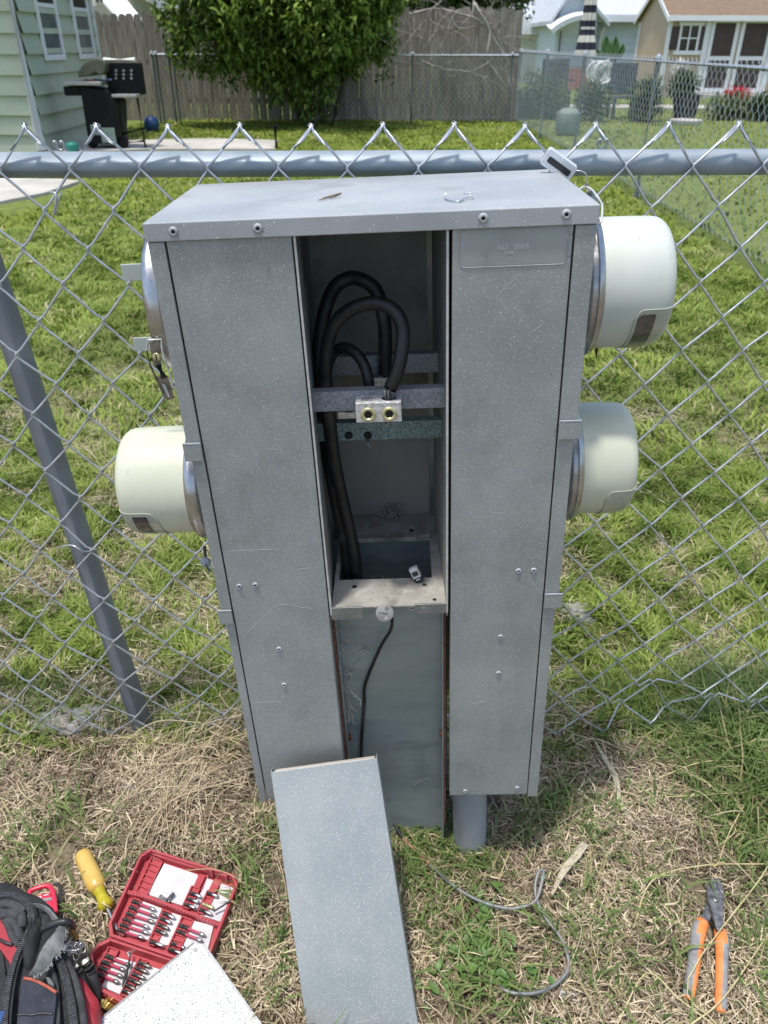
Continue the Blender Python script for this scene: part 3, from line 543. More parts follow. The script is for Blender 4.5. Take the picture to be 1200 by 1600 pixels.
bl = blobs_px([(275, 20, 26), (325, 50, 42), (292, 84, 20), (375, 20, 50), (365, 88, 26), (420, 65, 50), (425, 108, 20), (320, 95, 12), (270, 75, 9), (262, 84, 6), (348, 122, 10), (398, 128, 14), (612, 70, 8), (600, 120, 8), (432, 140, 14), (345, -20, 60), (430, -30, 80), (485, 30, 70), (485, 90, 38), (540, 40, 44), (548, 92, 22), (520, -20, 80), (580, 10, 40), (590, 70, 18), (505, 140, 18), (470, 150, 18), (485, 175, 12), (505, 178, 9), (590, -30, 40)], 15.6)
foliage('crown', [(c-bo, r) for c, r in bl], 30000, .125, ((.02, .05, .01), (.28, .42, .075)), bush, hollow=.15)
# greenery behind the fence
bo = Vector((.6, 20, 0)); t2 = thing('tree', 'olive green tree showing above the wooden fence behind the bare vine', 'tree', bo)
a = MB(); a.tube([(0, 0, 0), (.1, 0, 1.2), (.3, .1, 2.6)], [.12, .09, .05], 8, 'dbark'); a.build('trunk', t2)
foliage('crown', [(c-bo, r) for c, r in blobs_px([(640, -10, 40), (600, -20, 40), (690, -8, 36), (740, 0, 34), (790, -6, 30), (770, -40, 50), (700, -50, 60)], 20)], 20000, .12, ((.03, .06, .012), (.12, .19, .04)), t2)
bo = Vector((-5.5, 27, 0)); t3 = thing('tree', 'dark green tree behind the beige house at top left', 'tree', bo)
a = MB(); a.tube([(0, 0, 0), (.2, 0, 2.5), (.3, .1, 4)], [.18, .14, .08], 8, 'dbark'); a.build('trunk', t3)
foliage('crown', [(c-bo, r) for c, r in blobs_px([(235, -10, 26), (275, -16, 26), (310, -20, 30), (360, -30, 34), (190, -40, 40), (440, -40, 50)], 27)], 9000, .22, ((.02, .045, .012), (.09, .15, .04)), t3)
bo = Vector((6, 42, 0)); t4 = thing('bare_tree', 'hazy reddish bare tree behind the roofs at the top right', 'tree', bo)
a = MB(); rt = random.Random(4)
for k in range(5): c = Yp(770+k*24, 50, 42)-bo; c.z = 0; a.tube([c, c+Vector((0, 0, 3))], [.15, .1], 8, 'bark'); [branchy(a, c+Vector((0, 0, 2.2+j*.4)), Vector((rt.uniform(-.7, .7), 0, 1)), 2.4, .05, 3, 'bark', rt) for j in range(3)]
a.build('trunk', t4); foliage('crown', [(c-bo, r) for c, r in blobs_px([(790, 6, 26), (825, 4, 20), (760, 0, 30), (800, -25, 30)], 42)], 9000, .2, ((.18, .13, .10), (.32, .26, .22)), t4)
# bare vine sprawling on the wooden fence
bo = Vector((1.6, 16.7, 0)); vine = thing('bare_vine', 'pale leafless vine branches sprawling over the right end of the wooden fence', 'vine', bo)
a = MB()
for pl, r in (([(640, 22), (680, 14), (720, 22), (745, 30), (765, 50), (790, 90), (797, 120)], .022), ([(740, 2), (750, 20), (765, 48), (762, 80)], .03), ([(700, 20), (712, 40), (725, 45), (745, 40), (770, 36)], .02), ([(690, 0), (670, 20), (675, 34), (700, 45)], .012), ([(770, 45), (790, 85)], .02),
              ([(660, 95), (690, 108), (730, 112), (770, 128), (797, 150)], .016), ([(730, 80), (760, 95), (780, 120), (799, 145)], .016), ([(740, 0), (738, 20), (720, 40)], .014), ([(665, 30), (640, 60), (620, 90)], .008), ([(700, 45), (730, 60), (740, 90)], .008), ([(780, 60), (770, 90), (740, 110), (700, 120)], .009), ([(560, 110), (600, 95), (660, 100)], .007)):
    pts = [Yp(x, y, 16.72+random.uniform(-.12, .04))-bo for x, y in pl]; sp = smooth(pts, 4); a.tube(sp, [r*(1-.4*i/len(sp)) for i in range(len(sp))], 7, 'bark')
rt = random.Random(8)
for px, py in ((700, 20), (740, 10), (765, 50), (690, 105), (780, 60), (750, 40), (770, 110), (660, 60), (715, 45)):
    for k in range(3): branchy(a, Yp(px, py, 16.7)-bo, Vector((rt.uniform(-1, 1), -.05, rt.uniform(-.5, .8))), .5, .008, 2, 'bark', rt, .02)
a.tube([v-bo for v in smooth([Vector((2.35, 16.6, 0)), Yp(797, 145, 16.6), Yp(795, 120, 16.65)], 4)], .03, 8, 'bark')
a.build('branch', vine)
# ================================================================== neighbour's yard, right
def wallT(): return RX(90)
sc0 = G(1028, 152); SX, SY = sc0.x, sc0.y
shed = thing('garden_shed', 'tan garden shed with brown shingle roof, white trim and dark double doors', 'shed', Vector((SX, SY, 0)))
def sp(px, py, y=0): return Yp(px, py, SY+y) - Vector((SX, SY, 0))
ev = sp(1030, 26).z; SD = 2.9; pkz = ev+.72
a = MB(); a.box(0, 6.2, .0, SD, 0, ev, 'tan'); a.add([(0, 0, ev), (0, SD, ev), (0, SD*.5, pkz)], [(0, 2, 1)], 'tan'); a.build('wall', shed)
a = MB(); ov = .12
a.hexa([(-ov, -.22, ev-.06), (6.4, -.22, ev-.06), (6.4, SD/2, pkz-.02), (-ov, SD/2, pkz-.02)], [(-ov, -.22, ev+.02), (6.4, -.22, ev+.02), (6.4, SD/2, pkz+.06), (-ov, SD/2, pkz+.06)], 'roof_brown')
a.hexa([(-ov, SD/2+.002, pkz-.02), (6.4, SD/2+.002, pkz-.02), (6.4, SD+.22, ev-.06), (-ov, SD+.22, ev-.06)], [(-ov, SD/2+.002, pkz+.06), (6.4, SD/2+.002, pkz+.06), (6.4, SD+.22, ev+.02), (-ov, SD+.22, ev+.02)], 'roof_brown')
a.build('roof', shed)
a = MB(); a.box(-ov, 6.4, -.25, -.223, ev-.10, ev+.03, 'white'); a.build('fascia', shed)
a = MB()
for y0, y1, z0, z1 in ((-.24, SD/2, ev-.02, pkz+.03), (SD+.24, SD/2, ev-.02, pkz+.03)): a.hexa([(-ov-.03, y0, z0-.11), (-ov-.003, y0, z0-.11), (-ov-.003, y1, z1-.11), (-ov-.03, y1, z1-.11)], [(-ov-.03, y0, z0+.02), (-ov-.003, y0, z0+.02), (-ov-.003, y1, z1+.02), (-ov-.03, y1, z1+.02)], 'white')
a.build('fascia', shed)
for y in (-.03, SD-.06): a = MB(); a.box(-.03, .07, y, y+.09, 0, ev-.09, 'white'); a.build('corner_trim', shed)
wa = sp(1058, 79); wb = sp(1094, 40)
f = MB(); X0, X1, Z0, Z1 = wa.x, wb.x, wa.z, wb.z
for q in ((X0-.03, X0+.03, Z0, Z1), (X1-.03, X1+.03, Z0, Z1), ((X0+X1)/2-.02, (X0+X1)/2+.02, Z0, Z1), (X0+.03, (X0+X1)/2-.02, (Z0+Z1)/2-.015, (Z0+Z1)/2+.015), ((X0+X1)/2+.02, X1-.03, (Z0+Z1)/2-.015, (Z0+Z1)/2+.015)): f.box(q[0], q[1], -.05, -.002, q[2], q[3], 'white')
fo = f.build('window', shed); p = MB(); p.box(X0+.03, X1-.03, -.02, -.003, Z0, Z1, 'dglass'); p.build('pane', fo)
p = MB(); p.box(X0-.08, X1+.1, -.07, -.002, Z1+.0, Z1+.09, 'white'); p.build('window_header', fo); p = MB(); p.box(X0-.12, X1+.12, -.09, -.002, Z0-.1, Z0-.002, 'white'); p.build('sill', fo)
for x0 in (X0-.26, X1+.04):
    p = MB(); p.box(x0, x0+.22, -.03, -.002, Z0+.02, Z1-.02, 'shutter'); p.box(x0, x0+.22, -.036, -.0305, Z0+.12, Z0+.18, 'shutter'); p.box(x0, x0+.22, -.036, -.0305, Z1-.2, Z1-.14, 'shutter'); p.build('shutter', shed)
dz1 = sp(1150, 27).z; dzb = .12
dx = [sp(1108, 60).x, sp(1153, 60).x, sp(1203, 60).x]
a = MB(); a.box(dx[0]-.16, dx[0]-.02, -.05, -.002, 0, dz1-.02, 'white'); a.box(dx[2]+.02, dx[2]+.16, -.05, -.002, 0, dz1-.02, 'white'); a.box(dx[0]-.16, dx[2]+.16, -.05, -.002, dz1-.015, dz1+.1, 'white'); a.build('door_frame', shed)
for i in range(2):
    X0, X1 = dx[i]+(.0 if i == 0 else .03), dx[i+1]-(.03 if i == 0 else 0); d = MB()
    for q in ((X0, X0+.1, dzb, dz1-.03), (X1-.1, X1, dzb, dz1-.03), (X0+.1, X1-.1, dzb, dzb+.12), (X0+.1, X1-.1, dz1-.13, dz1-.03), (X0+.1, X1-.1, .92, 1.02)): d.box(q[0], q[1], -.045, -.012, q[2], q[3], 'white')
    do = d.build('door', shed); d = MB(); d.box(X0+.1, X1-.1, -.03, -.008, dzb+.12, .92, 'door_brown'); d.box(X0+.1, X1-.1, -.03, -.008, 1.02, dz1-.13, 'door_brown'); d.build('door_panel', do)
a = MB(); a.box(dx[0]-.3, dx[2]+.3, -.6, -.06, 0, .10, 'concrete'); a.build('step', shed)
# pale blue house
HY = 30; hb = thing('blue_house', 'pale blue sided house with white gutters and curved awning, behind the striped parasol', 'house', Vector((7, HY, 0)))
def hp(px, py, y=0): return Yp(px, py, HY+y) - Vector((7, HY, 0))
A = hp(872, 25); pk = hp(898, -22); Bq = hp(935, 18); E = hp(1005, 24)
def lap(a, x0, x1, z0, z1, y, ex, m):
    z = z0
    while z < z1:
        zz = min(z+ex, z1); a.add([(x0, y-.03, z), (x1, y-.03, z), (x1, y-.004, zz), (x0, y-.004, zz), (x0, y, z), (x1, y, z)], [(0, 1, 2, 3), (4, 5, 1, 0)], m); z += ex
a = MB(); lap(a, A.x, Bq.x, 0, A.z, 0, .22, 'blue_siding'); a.box(A.x, Bq.x, .001, 8, 0, A.z, 'blue_siding'); a.add([(A.x, 0, A.z), (Bq.x, 0, A.z), (pk.x, 0, pk.z)], [(0, 1, 2)], 'blue_siding'); a.build('gable_wall', hb)
a = MB(); lap(a, Bq.x+.05, E.x+3, 0, hp(1000, 26).z, .6, .22, 'blue_siding'); a.box(Bq.x+.05, E.x+3, .601, 8, 0, hp(1000, 26).z, 'blue_siding'); a.build('wing_wall', hb)
a = MB(); z0 = hp(960, 26).z; a.hexa([(Bq.x+.05, .2, z0-.05), (E.x+3, .2, z0-.05), (E.x+3, 4, z0+1.0), (Bq.x+.05, 4, z0+1.0)], [(Bq.x+.05, .2, z0+.05), (E.x+3, .2, z0+.05), (E.x+3, 4, z0+1.1), (Bq.x+.05, 4, z0+1.1)], 'roof_blue'); a.build('roof', hb)
a = MB(); a.box(Bq.x+.05, E.x+3, .1, .19, z0-.14, z0+.06, 'white'); a.build('gutter', hb); dpx = hp(950, 50).x; a = MB(); a.tube([(dpx, .12, z0-.1), (dpx-.1, .5, z0-.5), (dpx-.1, .52, .1)], .06, 8, 'white'); a.build('downpipe', hb)
a = MB()
for (p, q) in (((A.x-.3, A.z-.2), (pk.x, pk.z+.02)), ((Bq.x+.35, A.z-.25), (pk.x, pk.z+.02))):
    a.hexa([(p[0], -.35, p[1]-.06), (q[0], -.35, q[1]-.06), (q[0], 8, q[1]-.06), (p[0], 8, p[1]-.06)], [(p[0], -.35, p[1]+.06), (q[0], -.35, q[1]+.06), (q[0], 8, q[1]+.06), (p[0], 8, p[1]+.06)], 'roof_blue')
a.build('roof', hb)
w0 = hp(901, 82); w1 = hp(912, 30); a = MB(); a.box(w0.x, w1.x, -.06, -.031, w0.z, w1.z, 'dglass'); a.build('window', hb)
w0 = hp(872, 82); w1 = hp(877, 48); a = MB(); a.box(w0.x, w1.x, -.06, -.031, w0.z, w1.z, 'dglass'); a.build('window', hb)
a = MB(); q = hp(908, 25); q2 = hp(857, 46); P_ = [[(q2.x+(q.x-q2.x)*u, -.04-.9*t, q2.z+(q.z-q2.z)*math.sin(u*1.57)**.8-.12*t) for u in np.linspace(0, 1, 9)] for t in (0, .5, 1)]
a.grid(P_, 'white'); a.build('awning', hb, solid=.14)
# cream house
ch = thing('cream_house', 'low cream sided house with a pale roof beyond the end of the wooden fence', 'house', Vector((5.5, 34, 0)))
def cp(px, py): return Yp(px, py, 34) - Vector((5.5, 34, 0))
A = cp(770, 48); Bq = cp(872, 48); a = MB(); lap(a, A.x, Bq.x, 0, A.z, 0, .2, 'cream'); a.box(A.x, Bq.x, .001, 6, 0, A.z, 'cream'); a.build('wall', ch)
a = MB(); t1 = cp(800, 20).z+.3; a.hexa([(A.x, -.4, A.z), (Bq.x+.2, -.4, A.z), (Bq.x+.2, 3, t1), (A.x, 3, t1)], [(A.x, -.4, A.z+.12), (Bq.x+.2, -.4, A.z+.12), (Bq.x+.2, 3, t1+.1), (A.x, 3, t1+.1)], 'roof_blue'); a.build('roof', ch)
a = MB(); a.box(A.x, Bq.x+.2, -.5, -.41, A.z-.12, A.z+.42, 'white'); a.build('fascia', ch)
w0 = cp(855, 72); w1 = cp(863, 60); a = MB(); a.box(w0.x, w1.x, -.2, -.035, w0.z, w1.z, 'gblack'); a.build('meter_box', ch)
# faded red boards, white lattice behind the parasol
gq = G(905, 140); a = MB()
for k in range(9): a.box(k*.16, k*.16+.14, 0, .03, 0, .62, 'redwall')
o = a.build('board_fence'); o.location = (gq.x-1.0, gq.y, 0); tag(o, 'faded red low board fence seen between the dark lounge chair and the parasol pole', 'fence')
gq = G(932, 150); a = MB()
for k in range(7): a.tube([(.1*math.cos(k), .1*math.sin(k*2.1), 0), (.25*math.cos(k*1.3), .2, .4+.05*k), (.3*math.cos(k*2), .1, .75+.03*k)], .03, 7, 'white')
for k in range(6): a.tube([(.28*math.cos(t)-.1+.04*k, .15*math.sin(k), .6+.28*math.sin(t)) for t in np.linspace(0, 6.2, 12)], .022, 6, 'white')
o = a.build('garden_chair'); o.location = (gq.x, gq.y, 0); tag(o, 'ornate white metal garden chair behind the striped parasol', 'chair')
# closed striped parasol
ub = G(903, 178); um = thing('parasol', 'closed parasol with ivory and navy stripes on a grey pole', 'parasol', Vector((ub.x, ub.y, 0)))
tp = Yp(913, 86, ub.y)-Vector((ub.x, ub.y, 0)); top = Yp(927, -40, ub.y)-Vector((ub.x, ub.y, 0))
a = MB(); a.tube([(0, 0, 0), tp, top], .022, 10, 'post'); a.build('pole', um)
a = MB(); a.lathe([(.22, 0), (.22, .04), (.05, .08), (.03, .14)], n=20, m='post'); a.build('base', um)
a = MB(); prof = [(88, .19), (78, .18), (66, .16), (50, .125), (38, .12), (20, .115), (8, .11), (-8, .10), (-25, .08), (-45, .04)]
zs_ = []
for k in range(len(prof)-1):
    for j in range(3): t = j/3; zs_.append((prof[k][0]*(1-t)+prof[k+1][0]*t, prof[k][1]*(1-t)+prof[k+1][1]*t))
rows = []
for py, r in zs_:
    c = Yp(914+(88-py)*.11, py, ub.y)-Vector((ub.x, ub.y, 0)); rows.append([(c.x+r*(1+.22*math.cos(k*6.2832/48*8))*math.cos(k*6.2832/48), c.y+r*(1+.22*math.cos(k*6.2832/48*8))*math.sin(k*6.2832/48), c.z) for k in range(49)])
stripes = [(77, 68), (57, 48), (41, 31), (20, 9), (-8, -20)]
for i in range(len(rows)-1):
    ym = (zs_[i][0]+zs_[i+1][0])/2; a.grid(rows[i:i+2], 'navy' if any(hi >= ym >= lo for hi, lo in stripes) else 'stripe')
a.build('canopy', um)
# dark slatted chairs
def slat_chair(px, py, wpx, toppy, label):
    g0 = G(px, py); t = thing('lounge_chair', label, 'chair', Vector((g0.x, g0.y, 0)), 'garden chairs in the neighbouring yard'); s = g0.y/1202*1.08; w_ = wpx*s; h = (Yp(px, toppy, g0.y)-Vector((0, 0, 0))).z
    a = MB(); n = 7
    for k in range(n): a.box(-w_/2+k*w_/n, -w_/2+(k+.86)*w_/n, 0, .03, h*.42, h, 'slate')
    a.box(-w_/2, w_/2, .032, .06, h*.85, h*.92, 'slate'); a.build('backrest', t)
    a = MB(); 
    for k in range(5): a.box(-w_/2, w_/2, -.45+k*.09, -.37+k*.09, h*.38, h*.41, 'slate')
    a.build('seat', t)
    for x in (-w_/2+.03, w_/2-.03):
        for y in (-.42, .015): a = MB(); a.box(x-.03, x+.03, y-.03, y+.03, 0, h*.375, 'slate'); a.build('leg', t)
    for x in (-w_/2-.03, w_/2-.01): a = MB(); a.box(x, x+.05, -.46, .0, h*.58, h*.61, 'slate'); a.build('armrest', t)
slat_chair(966, 184, 33, 98, 'tall slate grey slatted garden chair between the parasol and the tan shed')
slat_chair(862, 172, 34, 92, 'slate grey slatted garden chair left of the parasol pole')
# tall banana-like plant
def leafy(name, label, cat, px, py, blobs, count, ls, cols, stem=True, ys=0):
    g0 = G(px, py); bo = Vector((g0.x, g0.y, 0)); t = thing(name, label, cat, bo, 'shrubs in the neighbouring yard' if cat == 'shrub' else None); a = MB()
    bl = [(c-bo, r) for c, r in blobs_px(blobs, g0.y, .1)]
    for c, r in bl[:4]: a.tube([(0, 0, 0), tuple(c*.5+Vector((.02, 0, .0))), tuple(c)], .012, 6, 'dbark')
    a.build('stem', t); foliage('foliage', bl, count, ls, cols, t); return t
GR = ((.03, .06, .018), (.10, .17, .045)); GL = ((.06, .10, .03), (.17, .24, .08))
leafy('shrub', 'rounded dark shrub in front of the left corner of the tan shed', 'shrub', 1012, 190, [(1008, 150, 18), (1015, 168, 16), (1003, 170, 14), (1018, 140, 12)], 2300, .07, GR)
leafy('shrub', 'dark shrub at the foot of the parasol pole', 'shrub', 928, 190, [(925, 150, 17), (920, 170, 18), (932, 165, 16), (916, 150, 12)], 2300, .07, GR)
leafy('shrub', 'pale leafy bush at the far end of the right fence', 'shrub', 850, 186, [(842, 150, 20), (860, 155, 20), (850, 170, 22), (870, 165, 16), (835, 130, 14)], 2200, .09, GL)
leafy('shrub', 'dark low bush between the wooden fence end and the pale bush', 'shrub', 818, 186, [(815, 160, 14), (822, 170, 16), (812, 175, 12)], 1500, .07, GR)
leafy('shrub', 'grassy green border plant left of the shed doors', 'shrub', 1125, 188, [(1115, 168, 12), (1130, 172, 14), (1145, 170, 14), (1160, 172, 14), (1175, 175, 12)], 1700, .08, GL)
leafy('shrub', 'yellow green shrub under the blue house awning', 'shrub', 895, 133, [(893, 80, 10), (903, 76, 9), (888, 86, 8)], 2000, .1, ((.12, .14, .03), (.3, .32, .1)))
g0 = Yp(955, 100, 27); bo = Vector((g0.x, g0.y, 0)); bt = thing('banana_plant', 'broad leaved green plant standing by the blue house wall', 'plant', bo)
for (x0, y0, x1, y1, wd) in ((948, 90, 947, 55, .3), (960, 90, 962, 56, .28), (944, 92, 930, 76, .3), (966, 92, 974, 68, .25), (955, 92, 957, 78, .25)):
    A = Yp(x0, y0, g0.y)-bo; B = Yp(x1, y1, g0.y)-bo; a = MB(); rows = []
    for k in range(9): t = k/8; c = A.lerp(B, t); hw = wd*.5*math.sin(math.pi*min(1, t*.9+.1))**.7; rows.append([c+Vector((-hw, .02, 0)), c+Vector((-hw*.5, -.04, 0)), c, c+Vector((hw*.5, -.04, 0)), c+Vector((hw, .02, 0))])
    a.grid(rows, 'hleaf'); a.build('leaf', bt, solid=.006)
for k in range(3): a = MB(); a.tube([(k*.1-.1, 0, 0), (k*.1-.1, 0, .9)], [.05, .03], 8, 'hleaf'); a.build('stem', bt)
# ribbed green tub, pots
g0 = G(885, 211); a = MB(); prof = []
for k in range(14): z = .02+k*.024; prof += [(.17+.03*math.sin(z*7)+(.008 if k % 2 else 0), z)]
prof += [(.15, .37), (.1, .40), (.01, .41)]; a.lathe(prof, n=28, m='hgreen'); o = a.build('garden_tub'); o.location = (g0.x, g0.y, 0); tag(o, 'round ribbed pale green tub on the lawn behind the right fence', 'tub')
def potp(px, py, w, toppy, label, col, plantb, cnt=1500, cols=GR):
    g0 = G(px, py); s = g0.y/1202*1.08; h = Yp(px, toppy, g0.y).z; t = thing('potted_plant', label, 'plant', Vector((g0.x, g0.y, 0)))
    a = MB(); a.lathe([(w*s*.38, 0), (w*s*.5, h), (w*s*.55, h), (w*s*.55, h*1.06), (w*s*.45, h*1.06), (w*s*.4, h*.9)], n=24, m=col); a.build('pot', t)
    bo = Vector((g0.x, g0.y, 0)); foliage('foliage', [(c-bo, r) for c, r in blobs_px(plantb, g0.y, .05)], cnt, .07, cols, t); return t, bo, g0.y
potp(1067, 189, 34, 150, 'large dark ribbed pot with a leafy plant in front of the shed window', 'pot', [(1062, 135, 13), (1075, 138, 12), (1068, 125, 10), (1083, 130, 8)])
potp(1192, 190, 24, 166, 'black pot with low plant right of the shed doors', 'pot', [(1190, 160, 10)], 800)
potp(1150, 168, 12, 158, 'small pot of red flowers in front of the shed doors', 'pot', [(1142, 148, 6), (1152, 150, 7), (1163, 150, 6)], 900, ((.45, .01, .02), (.65, .04, .05)))
g0 = G(1066, 194); a = MB(); a.lathe([(.28, 0), (.3, .05), (.3, .09), (.2, .1)], n=24, m='concrete'); o = a.build('planter_base'); o.location = (g0.x, g0.y-.15, 0); tag(o, 'round pale stone disc lying in front of the large dark pot', 'stone')
leafy('flowering_plant', 'small white blossoms hanging below the shed window', 'plant', 1065, 186, [(1056, 106, 5), (1064, 103, 5), (1072, 107, 5), (1062, 115, 5), (1070, 113, 4)], 900, .05, ((.62, .62, .58), (.8, .8, .76)))
bo = Vector((14, 46, 0))
# ================================================================== METER PEDESTAL (all in its own leaning frame)
box = thing('meter_pedestal', 'speckled grey steel meter pedestal, opened, with round meters on both sides', 'meter pedestal', BW)
H = .9715
def tray(mb, x0, x1, y0, y1, z0, z1, t, open_face, m):
    """sheet metal box with one face missing: walls butt, never overlap"""
    if open_face == 'bottom':
        mb.box(x0, x1, y0, y1, z1-t, z1, m); zz = z1-t
        mb.box(x0, x1, y0, y0+t, z0, zz, m); mb.box(x0, x1, y1-t, y1, z0, zz, m); mb.box(x0, x0+t, y0+t, y1-t, z0, zz, m); mb.box(x1-t, x1, y0+t, y1-t, z0, zz, m)
    else:
        mb.box(x0, x1, y0, y0+t, z0, z1, m); mb.box(x0, x0+t, y0+t, y1, z0, z1, m); mb.box(x1-t, x1, y0+t, y1, z0, z1, m); mb.box(x0+t, x1-t, y0+t, y1, z0, z0+t, m); mb.box(x0+t, x1-t, y0+t, y1, z1-t, z1, m)
def cyl_tray(name, x0, x1, y0, y1, z0, z1, parent, m):
    # cap: one outer shell with rounded edges
    o = MB(); o.box(x0, x1, y0, y1, z0, z1, m); ob = o.build(name, parent, bevel=.003); return ob
# cap as an inverted tray built of one closed shell
def shell_tray(x0, x1, y0, y1, z0, z1, t, m):
    a = MB(); V = []
    for (ax0, ax1, ay0, ay1, az) in ((x0, x1, y0, y1, z1), (x0, x1, y0, y1, z0), (x0+t, x1-t, y0+t, y1-t, z0), (x0+t, x1-t, y0+t, y1-t, z1-t)):
        V += [(ax0, ay0, az), (ax1, ay0, az), (ax1, ay1, az), (ax0, ay1, az)]
    F = [(0, 1, 2, 3)]
    for r in range(3): F += [(r*4+k, r*4+(k+1) % 4, r*4+4+(k+1) % 4, r*4+4+k)[::-1] for k in range(4)]
    F += [(15, 14, 13, 12)]
    a.add(V, F, m); return a
cap = shell_tray(-.2505, .2495, -.006, .2695, H-.020, H, .0022, 'cap').build('top_cap', box, bevel=.0012)
def rivet(px, py, y, r=.0048, parent=box, m='galv'):
    c = BL(px, py, y); a = MB(); T = TR(c.x, y, c.z) @ RX(90)
    a.lathe([(r, 0), (r, .0006), (r*.85, .0017), (r*.5, .0024), (r*.42, .0022), (r*.36, .0006)], T=T, n=16, m=m, caps=False)
    a.lathe([(r*.36, .0006), (.0001, .0005)], T=T, n=16, m='dark', caps=False); return a.build('rivet', parent)
for p in ((271, 362), (403, 357), (755, 341), (885, 335)): rivet(*p, -.0061, .0056, cap, 'cap')
# panels
FX = .2475
PY = -.0015
def panel(name, x0, x1, z0, z1, y0, y1, m='paint'):
    a = MB(); tray(a, x0, x1, y0, y1, z0, z1, .0014, 'back', m); return a.build(name, box, bevel=.0016)
zt = H-.0205
lpn = panel('left_panel', -.2285, -.0885, .008, zt, PY, .022)
rpn = panel('right_panel', .0905, .2235, .008, zt, PY, .022)
for p in ((374, 916), (399, 914), (436, 1014), (444, 1070)): rivet(*p, PY-.0001, .0046, lpn, 'cap')
for p in ((810, 892), (834, 891), (782, 995), (779, 1052), (727, 1236), (808, 1231)): rivet(*p, PY-.0001, .0044, rpn, 'cap')
# recessed name plate area (a raised rounded rectangle outline) with worn embossing
def rrect(x0, x1, z0, z1, r, n=5):
    P = []
    for cx, cz, a0 in ((x1-r, z0+r, -90), (x1-r, z1-r, 0), (x0+r, z1-r, 90), (x0+r, z0+r, 180)):
        for k in range(n+1): t = R(a0+90*k/n); P.append((cx+r*math.cos(t), cz+r*math.sin(t)))
    return P
q0 = BL(726, 420, PY); q1 = BL(893, 352, PY); a = MB()
rr = rrect(.098, .2185, q0.z+.001, q1.z, .007); a.tube([(x, PY-.0001, z) for x, z in rr+[rr[0]]], .0007, 6, 'paint'); rr = rrect(.0995, .217, q0.z+.0025, q1.z-.0015, .006); a.prism([(x, z) for x, z in rr], -.0003, .0003, 'paint_mid', T=TR(0, PY, 0) @ RX(90)); a.build('label_area', rpn)
def text(body, size, T, parent, m, ext=.0002, name='lettering', align='LEFT', bold=0):
    cu = bpy.data.curves.new(name, 'FONT'); cu.body = body; cu.size = size; cu.extrude = ext; cu.offset = bold; cu.align_x = align; cu.resolution_u = 2
    tmp = bpy.data.objects.new('tmp', cu); C.objects.link(tmp); dg = bpy.context.evaluated_depsgraph_get(); me = bpy.data.meshes.new_from_object(tmp.evaluated_get(dg)); bpy.data.objects.remove(tmp)
    me.materials.clear(); me.materials.append(M[m]); o = bpy.data.objects.new(name, me); C.objects.link(o)
    if parent: o.parent = parent; o.matrix_local = T
    else: o.matrix_world = T
    return o
c = BL(776, 390, PY); text('SG3   200/5', .0075, TR(c.x, PY-.0005, c.z) @ RX(90), rpn, 'emboss', .00025)
c = BL(788, 397, PY); text('0 400', .0045, TR(c.x, PY-.0005, c.z) @ RX(90), rpn, 'emboss', .0002)
# front corner flanges: three overlapping lengths per side, with pressed clips
for sgn, inner in ((-1, .2305), (1, .2255)):
    segs = (((.000, .422, 243), (.422, .694, 246.5), (.694, zt, 249)) if sgn < 0 else ((.000, .436, 242.5), (.436, .708, 246), (.708, zt, 248.5)))
    for k, (z0, z1, xo) in enumerate(segs):
        xo /= 1000; a = MB(); y0 = -.001-.0012*k
        xs_ = sorted((sgn*inner, sgn*xo)); a.box(xs_[0], xs_[1], y0, .0015, z0+.0004, z1-.0004, 'paint')
        xe = sorted((sgn*xo-sgn*.0018, sgn*xo)); a.box(xe[0], xe[1], .0017, .262, z0+.0004, z1-.0004, 'paint')
        a.build('corner_flange', box, bevel=.0008)
        if k:
            a = MB(); xs_ = sorted((sgn*(inner-.0005), sgn*(xo+.0045))); a.box(xs_[0], xs_[1], y0-.0042, y0-.0002, z0-.016, z0+.0072, 'paint'); a.hexa([(xs_[0], y0-.0045, z0+.0075), (xs_[1], y0-.0045, z0+.0075), (xs_[1], y0-.0027, z0+.0075), (xs_[0], y0-.0027, z0+.0075)], [(xs_[0], y0-.0045, z0+.0105), (xs_[1], y0-.0045, z0+.0105), (xs_[1], y0-.0027, z0+.0105), (xs_[0], y0-.0027, z0+.0105)], 'cap'); a.build('clip', box, bevel=.0007)
# body behind: sides, rear wall
a = MB(); a.box(-.240, .238, .2635, .2665, .0, H-.0025, 'inner'); a.build('rear_wall', box)
a = MB(); a.box(-.2405, -.105, .024, .0255, .006, zt, 'dusty'); a.box(.1, .2385, .024, .0255, .006, zt, 'dusty'); a.build('inner_partition', box)
# centre channel: side walls, bright front edges
for x0, x1, ex0, ex1 in ((-.1015, -.1, -.0865, -.0845), (.0985, .100, .0845, .0865)):
    zf = .4238; a = MB()
    xi = ex0 if x0 < 0 else ex1
    # wall runs from the front edge slightly outwards to the rear
    A = ((x0+x1)/2, ) ; s = -1 if x0 < 0 else 1
    f0 = s*.0845; f1 = s*.0865; b0 = s*(.100 if s < 0 else .078); b1 = s*(.102 if s < 0 else .08)
    xs_ = [(f0, .0035), (f1, .0035), (b1, .262), (b0, .262)]
    if s < 0: xs_ = xs_[::-1]
    a.prism(xs_, zf-.02, H-.021, 'inner'); a.build('channel_wall', box)
    a = MB(); xs_ = sorted((s*.0838, s*.0868)); a.box(xs_[0], xs_[1], .0005, .0033, zf-.012, H-.021, 'galv_edge'); a.build('channel_edge', box, bevel=.0006)
a = MB(); a.box(.0705, .0718, .252, .2615, .4245, H-.022, 'galv'); a.box(.072, .0784, .2515, .2528, .4245, H-.022, 'galv'); a.build('corner_angle', box)
